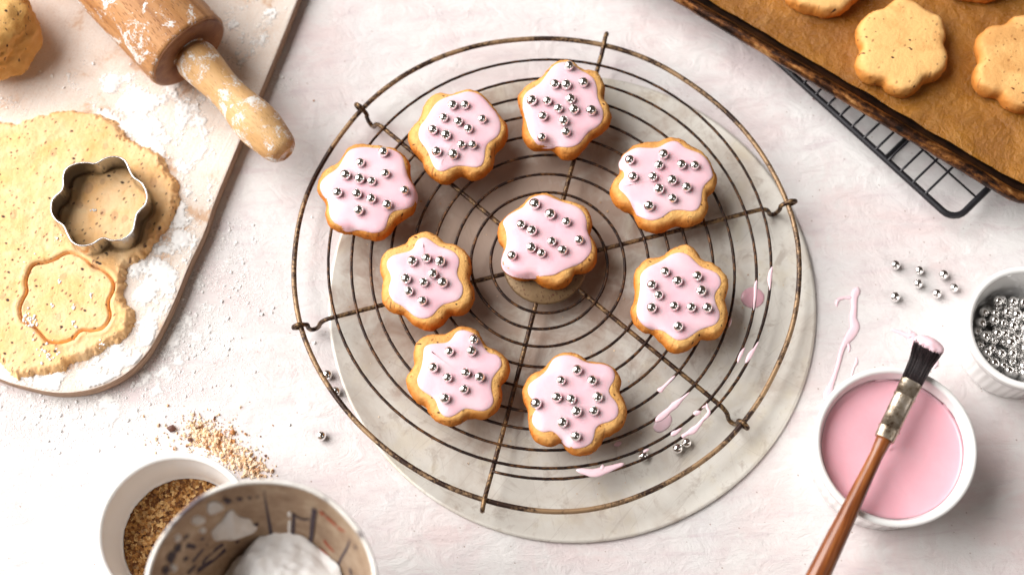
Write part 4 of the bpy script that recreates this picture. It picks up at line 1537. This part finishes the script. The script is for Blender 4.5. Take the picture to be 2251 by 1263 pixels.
s_tip = along(2046, 752, BRZ)
s_fb = along(2001, 838, BRZ)     # ferrule top
s_fe = along(1942, 962, BRZ)     # ferrule bottom


def sect(s, w, t, n=24, e=2.6, dz=0.0):
    o_ = []
    for k in range(n):
        a = 2 * math.pi * k / n
        ca, sa = math.cos(a), math.sin(a)
        x = w * math.copysign(abs(ca) ** (2 / e), ca)
        z = t * math.copysign(abs(sa) ** (2 / e), sa)
        o_.append(b_end + bax * s + bsd * x + upv * (z + (BRZ - b_end[2]) + dz))
    return o_


mb = MB()
mb.loft([sect(s, w, t) for s, w, t in ((s_fe - 0.05, 0.52, 0.40), (s_fe + 0.02, 0.56, 0.42), (s_fe + 0.55, 0.57, 0.42), (s_fe + 0.60, 0.62, 0.45), (s_fe + 0.68, 0.57, 0.41), (s_fb - 0.98, 0.58, 0.38), (s_fb - 0.92, 0.63, 0.42), (s_fb - 0.84, 0.585, 0.37), (s_fb - 0.06, 0.60, 0.34), (s_fb, 0.62, 0.35))])
link("ferrule", mb, M_FERRULE, brush, bbs, sharp=50)
# bristles as single strands
mb = MB()
mb.loft([sect(s, w, t) for s, w, t in ((s_fb - 0.1, 0.54, 0.28), (s_fb + 0.6, 0.58, 0.27), (s_tip - 0.55, 0.66, 0.24), (s_tip - 0.25, 0.66, 0.20))])
for _ in range(420):
    x0_, z0_ = random.uniform(-1, 1), random.uniform(-1, 1)
    L = s_tip - random.uniform(0.05, 0.45) - abs(x0_) * 0.12
    p0 = b_end + bax * (s_fb - 0.05) + bsd * x0_ * 0.56 + upv * (z0_ * 0.30 + BRZ - b_end[2])
    p1 = b_end + bax * (s_fb + (L - s_fb) * 0.55) + bsd * x0_ * 0.63 + upv * (z0_ * 0.31 + BRZ - b_end[2])
    p2 = b_end + bax * L + bsd * (x0_ * 0.82 + random.gauss(0, .02)) + upv * (z0_ * 0.27 + BRZ - b_end[2])
    mb.tube([p0, p1, p2], [0.016, 0.015, 0.008], 4)
link("bristles", mb, M_BRISTLE, brush, bbs)
mb = MB()
bm = bmesh.new()
bmesh.ops.create_icosphere(bm, subdivisions=4, radius=1.0)
Vt = []
for v in bm.verts:
    p = v.co
    q = fbm(p.x * 2 + 3, p.y * 2, p.z * 2, 3)
    edge = 0.22 * n3(p.x * 6, 1.0, p.z * 2) if p.y < 0 else 0.0
    Vt.append(b_end + bax * (s_tip - 0.20 + p.y * (0.44 + edge) + 0.02) + bsd * (p.x * 0.86 * (1 + 0.12 * q)) + upv * (p.z * 0.44 * (1 + 0.2 * q) + BRZ - b_end[2]))
mb.add(Vt, [tuple(v.index for v in f_.verts) for f_ in bm.faces])
bm.free()
link("icing_on_bristles", mb, M_DRIP, brush, bbs)
mb = MB()
rings = []
for s, w in ((s_fe + 0.1, 0.42), (s_fe - 0.2, 0.43), (s_fe - 0.55, 0.40), (s_fe - 1.0, 0.37), (s_fe - 2.2, 0.40), (s_fe - 4.0, 0.47), (s_fe - 6.0, 0.55), (s_fe - 8.5, 0.62), (0.6, 0.60), (0.15, 0.45), (0.0, 0.2)):
    rings.append(sect(s, w, w * 0.92, 24, 2.1))
mb.loft(rings)
link("handle", mb, M_BRUSH, brush, bbs)

# ------------------------------------------------------------------ icing drips and drops
def drip(name, strokes, z, lab, height=0.11, cat="icing drip", group=None, mat=None, on_wire=False):
    """strokes: list of pixel polylines (x, y, width px)"""
    mb = MB()
    first = P(strokes[0][0][0], strokes[0][0][1], z)
    for st_ in strokes:
        pts = spline(st_, 5, False)
        pts3, rad = [], []
        for i, (x, y, w) in enumerate(pts):
            q = P(x, y, z)
            pts3.append(q)
            e = min(i, len(pts) - 1 - i)
            rad.append(max(0.012, 0.5 * w / 38.5 * (min(1, 0.45 + 0.3 * e)) * (1 + 0.14 * n3(x * .06, y * .06, 2))))
        rings = []
        for i in range(len(pts3)):
            a = pts3[max(i - 1, 0)]
            b = pts3[min(i + 1, len(pts3) - 1)]
            t_ = (b - a) / (np.linalg.norm(b - a) + 1e-9)
            s_ = np.array((t_[1], -t_[0], 0))
            hgt = min(height, rad[i] * 0.75)
            rings.append([pts3[i] + s_ * rad[i] * math.cos(q_) + upv * (hgt * math.sin(q_) if math.sin(q_) > 0 else (0.12 * math.sin(q_) if on_wire else 0.0)) for q_ in [2 * math.pi * k / 12 for k in range(12)]])
        mb.loft(rings)
    o = link(name, mb, mat or M_DRIP, base=first)
    tag(o, lab, cat, group or "spilled icing")
    return o


z1 = (1740, 540, 3.509)


def S(reg, pts):
    return [(reg[0] + a / reg[2], reg[1] + b / reg[2], w / reg[2]) for a, b, w in pts]


drip("icing_drip", [S(z1, [(515, 320, 22), (500, 350, 62), (482, 400, 60), (482, 480, 48), (475, 560, 62), (488, 625, 78), (455, 690, 74), (415, 745, 52), (385, 810, 40), (362, 900, 38), (335, 990, 34), (305, 1070, 52), (280, 1140, 70), (262, 1195, 50)]),
                    S(z1, [(470, 400, 40), (415, 400, 26), (370, 410, 26), (348, 440, 26), (352, 470, 12)]), S(z1, [(430, 740, 30), (445, 785, 24), (438, 820, 16)])], 0.001, "long forked pink icing drip on the table between disc and icing ramekin")
drip("icing_drip", [S(z1, [(502, 855, 14), (500, 900, 26), (480, 940, 16), (462, 1005, 18)])], 0.001, "short broken pink icing dribble above the icing ramekin")
drip("icing_drip", [S(z1, [(765, 645, 22), (830, 665, 34), (890, 690, 44), (925, 700, 90), (930, 750, 60), (925, 790, 30)]), S(z1, [(905, 645, 16), (920, 680, 50)])], 0.001, "pink icing smear on the table beside the brush bristles")
drip("icing_drip", [S(z1, [(1125, 880, 20), (1112, 915, 34), (1095, 945, 16)])], 0.001, "small pink icing dab under the brush bristles")
# drop on the disc
zd = (1380, 540, 4.859)


def dome(px_, py_, rx, ry, z, h, lab, name="icing_drop", mat=None):
    mb = MB()
    q = P(px_, py_, z)
    rings = []
    for k in range(9):
        t_ = k / 8 * math.pi / 2
        rr = math.cos(t_) ** 0.8 if k < 8 else 0.02
        rings.append([(q[0] + rx * rr * math.cos(a) * (1 + 0.05 * math.sin(2 * a + 1)), q[1] + ry * rr * math.sin(a), z + h * math.sin(t_)) for a in [2 * math.pi * i / 40 for i in range(40)]])
    mb.loft(rings)
    o = link(name, mb, mat or M_BOWL_ICING, base=q)
    tag(o, lab, "icing drop", "spilled icing")


dome(1654.5, 654, 0.66, 0.64, DZ + 0.001, 0.13, "round glossy pink icing drop on the tin disc")
zl = (1380, 750, 3.826)
drip("icing_drop", [S(zl, [(215, 725, 40), (255, 715, 110), (310, 665, 130), (360, 625, 60)])], DZ + 0.001, "oval pink icing puddle on the tin disc below the wires", 0.1, "icing drop")
drip("icing_drop", [S((1140, 500, 1.804), [(378, 862, 8), (390, 858, 20), (408, 850, 12)])], DZ + 0.001, "tiny pink icing splash beside the lowest cookie", 0.05, "icing drop")
WZ = RZ + 0.215
drip("icing_drip", [S(zl, [(400, 285, 14), (350, 335, 24), (300, 385, 30), (270, 412, 44), (262, 425, 20)])], WZ, "white icing dribble on a wire nearest the lowest cookie, thin and straight", 0.06, on_wire=True)
drip("icing_drip", [S(zl, [(520, 425, 10), (470, 470, 24), (430, 505, 40), (390, 540, 62), (350, 575, 50), (300, 620, 58), (255, 655, 50), (235, 675, 16)]), S(zl, [(375, 510, 20), (380, 560, 40)])], WZ, "thick pink icing clot along the wire above the oval puddle", 0.10, on_wire=True)
drip("icing_drip", [S(zl, [(665, 520, 14), (668, 555, 24), (685, 590, 26), (665, 625, 34), (630, 660, 28), (590, 710, 40), (545, 750, 56), (500, 775, 36), (465, 795, 34), (452, 800, 16)]), S(zl, [(620, 560, 8), (660, 538, 20)])], WZ, "forked icing dribble between the two outer wires by the bent spoke", 0.08, on_wire=True)
drip("icing_drip", [S(zl, [(615, 588, 20), (580, 600, 44), (552, 610, 24)])], WZ, "small white icing blob on the wire, upper of two", 0.08, on_wire=True)
drip("icing_drip", [S(zl, [(455, 725, 12), (420, 755, 30), (385, 775, 46), (365, 790, 20)])], WZ, "small white icing blob on the wire, lower of two", 0.08, on_wire=True)
drip("icing_drip", [S(zl, [(180, 905, 14), (155, 915, 24), (130, 930, 14)])], WZ, "white icing bit on the wire above a silver ball", 0.06, on_wire=True)
drip("icing_drip", [S(zl, [(985, 50, 12), (955, 100, 30), (935, 145, 26), (925, 178, 10)])], WZ, "white icing dribble on the inner of two close wires", 0.06, on_wire=True)
drip("icing_drip", [S(zl, [(1100, 0, 14), (1070, 55, 22), (1035, 105, 42), (1010, 150, 36), (992, 182, 12)])], WZ, "white icing dribble on the outer of two close wires", 0.06, on_wire=True)
drip("icing_drip", [S(zd, [(1545, 220, 16), (1525, 290, 44), (1515, 370, 46), (1518, 440, 22), (1515, 480, 10)])], WZ, "white icing streak high on the outermost thin wire", 0.06, on_wire=True)
drip("icing_drip", [S(zd, [(1378, 365, 18), (1365, 430, 34), (1360, 540, 30), (1352, 610, 22), (1345, 690, 12)])], WZ, "white icing streak on the wire crossing the round drop", 0.06, on_wire=True)
drip("icing_drip", [S(zd, [(1105, 770, 12), (1090, 820, 34), (1080, 865, 16)])], WZ, "pink icing bead on the wire touching a cookie edge", 0.08, on_wire=True)
drip("icing_drip", [S((1140, 500, 1.804), [(228, 960, 8), (255, 965, 24), (300, 972, 34), (345, 960, 30), (390, 945, 20), (418, 935, 14)]), S((1140, 500, 1.804), [(335, 938, 14), (330, 965, 26)])], WZ, "wide pink icing splash across the two lowest wires", 0.08, on_wire=True)

# ------------------------------------------------------------------ tin measure with flour
TNZ = 14.0
tc = P(572, 1303, TNZ)[:2]
tnb = (*tc, 0)
tin = empty("tin_measure", tnb)
tag(tin, "old printed conical tin measure with flour, at the picture's bottom edge", "measuring tin")
TRT, TRB, TZB = 5.30, 1.55, 2.6


def cone_r(z):
    return TRB + (TRT - TRB) * (z - TZB) / (TNZ - TZB)


dent = lambda k, a: 0.05 * math.sin(3 * a + 0.6) + 0.03 * math.sin(7 * a)
mb = MB()
mb.lathe(tc, [(TRB - 0.1, TZB - 0.1)] + [(cone_r(z) + 0.06, z) for z in np.linspace(TZB, TNZ, 8)] + [(cone_r(z), z) for z in np.linspace(TNZ, TZB + 0.2, 10)] + [(0.01, TZB + 0.2)], 96, dent, cap0=True, cap1=True)
link("cone_body", mb, M_TIN, tin, tnb, sharp=50)
mb = MB()
mb.tube([(tc[0] + (TRT + 0.06 + dent(0, a)) * math.cos(a), tc[1] + (TRT + 0.06 + dent(0, a)) * math.sin(a), TNZ + 0.02 + 0.03 * math.sin(5 * a)) for a in [2 * math.pi * i / 140 for i in range(140)]], 0.115, 8, closed=True)
link("rolled_lip", mb, M_LIP, tin, tnb)
mb = MB()
mb.lathe(tc, [(3.1, 0.0), (3.2, 0.08), (3.1, 0.25), (2.2, 1.3), (1.5, TZB - 0.05), (1.4, TZB)], 64, cap0=True, cap1=True)
link("foot", mb, M_TIN, tin, tnb)


def ray_cone(px_, py_, off=0.03):
    """where the line of sight through a pixel meets the far inner wall"""
    lo_, hi_ = TNZ, TZB
    best = None
    for z in np.linspace(TNZ + 0.0, TZB + 0.3, 240):
        q = P(px_, py_, z)
        if math.hypot(q[0] - tc[0], q[1] - tc[1]) >= cone_r(z) - off:
            best = q if best is None and z < TNZ - 0.02 else best
            if best is not None:
                break
    if best is None:
        return P(px_, py_, TZB + 0.5)
    d = best[:2] - tc
    rr = cone_r(best[2]) - off + 0.05 * math.sin(3 * math.atan2(d[1], d[0]) + 0.6)
    d = d / np.linalg.norm(d) * rr
    return np.array((tc[0] + d[0], tc[1] + d[1], best[2]))


def print_marks(strokes, mat, name):
    for st_ in strokes:
        mb = MB()
        sp_ = spline(st_, 5, False)
        pts = [ray_cone(x, y) for x, y, _ in sp_]
        ws = [w for _, _, w in sp_]
        vs, fs = [], []
        for i, p in enumerate(pts):
            a = pts[max(i - 1, 0)]
            b = pts[min(i + 1, len(pts) - 1)]
            t_ = (b - a) / (np.linalg.norm(b - a) + 1e-9)
            nr_ = np.array((tc[0] - p[0], tc[1] - p[1], 1.4))
            nr_ /= np.linalg.norm(nr_)
            s_ = np.cross(t_, nr_)
            s_ /= np.linalg.norm(s_) + 1e-9
            vs += [p + s_ * ws[i] / 50, p - s_ * ws[i] / 50]
            if i:
                fs.append((2 * i - 2, 2 * i - 1, 2 * i + 1, 2 * i))
        mb.add(vs, fs)
        link(name, mb, mat, tin, tnb, smooth=False)


zt = (300, 1050, 5.6275)
zr = (560, 1050, 5.931)
dk = [S(zt, [(1610, 140, 40), (1625, 300, 42), (1650, 480, 40), (1675, 690, 38)]),
      S(zt, [(1950, 420, 22), (1945, 560, 26), (1930, 740, 26)]), S(zt, [(1950, 450, 20), (2060, 500, 20), (2150, 500, 14)]),
      S(zt, [(2205, 370, 36), (2180, 560, 34), (2165, 720, 30), (2140, 900, 26)]),
      S(zt, [(1090, 260, 34), (1160, 310, 46)]), S(zt, [(1240, 255, 30), (1300, 255, 52)]), S(zt, [(1380, 240, 46), (1420, 235, 46)]), S(zt, [(1480, 225, 30), (1510, 220, 36)]),
      S(zt, [(470, 890, 70), (560, 850, 70)]), S(zt, [(400, 950, 60), (470, 1010, 80)]), S(zt, [(580, 760, 60), (650, 740, 70)]), S(zt, [(350, 1100, 60), (390, 1180, 60)]),
      S(zt, [(780, 790, 34), (840, 760, 50)]), S(zt, [(620, 830, 40), (740, 860, 34)]), S(zt, [(590, 1010, 36), (640, 980, 36)]),
      S(zt, [(700, 1040, 34), (790, 930, 34), (890, 830, 34)]), S(zt, [(820, 1060, 34), (930, 930, 38), (1080, 820, 40)]),
      S(zt, [(760, 1150, 44), (930, 1030, 46), (1110, 890, 46)]), S(zt, [(640, 1180, 30), (740, 1080, 30)]), S(zt, [(1230, 800, 26), (1270, 790, 26)]), S(zt, [(1460, 560, 40), (1500, 570, 40)]),
      S(zr, [(1230, 800, 22), (1190, 920, 26), (1120, 1040, 26), (1060, 1190, 26)]), S(zr, [(1290, 880, 40), (1310, 920, 40)]), S(zr, [(1220, 1200, 50), (1250, 1250, 50)])]
print_marks(dk, M_PRINT, "dark_lettering")
rd = [S(zr, [(860, 440, 60), (900, 450, 50)]), S(zr, [(930, 500, 44), (1000, 560, 44), (1060, 620, 46)]), S(zr, [(1080, 640, 40), (1140, 690, 46), (1200, 740, 50)]),
      S(zr, [(905, 810, 40), (960, 880, 40), (1030, 960, 40)]), S(zr, [(865, 920, 44), (920, 980, 44), (985, 1050, 44)]), S(zr, [(845, 1080, 44), (890, 1140, 48), (940, 1200, 48)])]
print_marks(rd, M_RED, "red_lettering")

# flour mound and the clots stuck on the wall
fzc = 9.0
fr_ = cone_r(fzc) - 0.05
mb = MB()
rings = []
for k in range(40):
    r_ = fr_ * (1 - k / 39) + 0.003
    ring = []
    for i in range(90):
        a = 2 * math.pi * i / 90
        x, y = r_ * math.cos(a), r_ * math.sin(a)
        hm = 0.9 * math.exp(-((x - 0.5) ** 2 + (y - 0.1) ** 2) / 3.0) + 1.1 * fbm(x * 0.7, y * 0.7, 2, 5)
        hm -= 1.3 * sstep(-0.2, 2.2, np.array(-x - 0.9 + 0.5 * n3(y * 0.7, 3.0))) if r_ < fr_ - 0.01 else 1.3 * float(sstep(-0.2, 2.2, np.array(-x - 0.9)))
        rr = r_ / fr_ * (cone_r(fzc + float(hm)) - 0.05)
        ring.append((tc[0] + rr * math.cos(a), tc[1] + rr * math.sin(a), fzc + float(hm)))
    rings.append(ring)
mb.loft(rings, False, True)
o = link("flour_heap", mb, M_FLOUR, base=(tc[0], tc[1], fzc))
tag(o, "heaped white flour inside the conical tin measure", "flour", kind="stuff")


def wall_clot(outline, thick):
    pl = ccw(np.array(spline(outline, 5)))
    ce = pl.mean(0)
    mb = MB()
    rings = []
    for k in range(9):
        s_ = 1 - k / 8.3
        ring = []
        for x, y in ce + (pl - ce) * s_:
            p = ray_cone(x, y, 0.01)
            nr_ = np.array((tc[0] - p[0], tc[1] - p[1], 1.6))
            nr_ /= np.linalg.norm(nr_)
            h = thick * (1 - s_ ** 3) * (1 + 0.6 * fbm(x * 0.05, y * 0.05, 3, 3))
            ring.append(p + nr_ * h)
        rings.append(ring)
    mb.loft(rings, False, True)
    link("flour_clot", mb, M_FLOUR, tin, tnb)


for ol, th_ in (([(1130, 420), (1190, 395), (1230, 440), (1290, 480), (1400, 500), (1440, 560), (1490, 610), (1440, 680), (1320, 730), (1200, 770), (1080, 770), (980, 780), (930, 690), (960, 630), (1030, 560), (1090, 490)], 0.28),
                ([(890, 330), (980, 290), (1060, 330), (1080, 380), (1000, 430), (930, 460), (880, 420)], 0.12), ([(690, 500), (760, 470), (850, 500), (840, 560), (760, 590), (690, 560)], 0.12),
                ([(770, 660), (820, 610), (870, 640), (830, 690)], 0.1), ([(470, 720), (540, 690), (560, 750), (500, 800)], 0.08), ([(420, 1090), (470, 1060), (510, 1110), (460, 1160)], 0.1),
                ([(1870, 420), (1900, 400), (1920, 440), (1895, 470)], 0.05), ([(1880, 530), (1910, 510), (1915, 600), (1900, 680), (1875, 660)], 0.06)):
    wall_clot(ZP(zt, ol), th_)
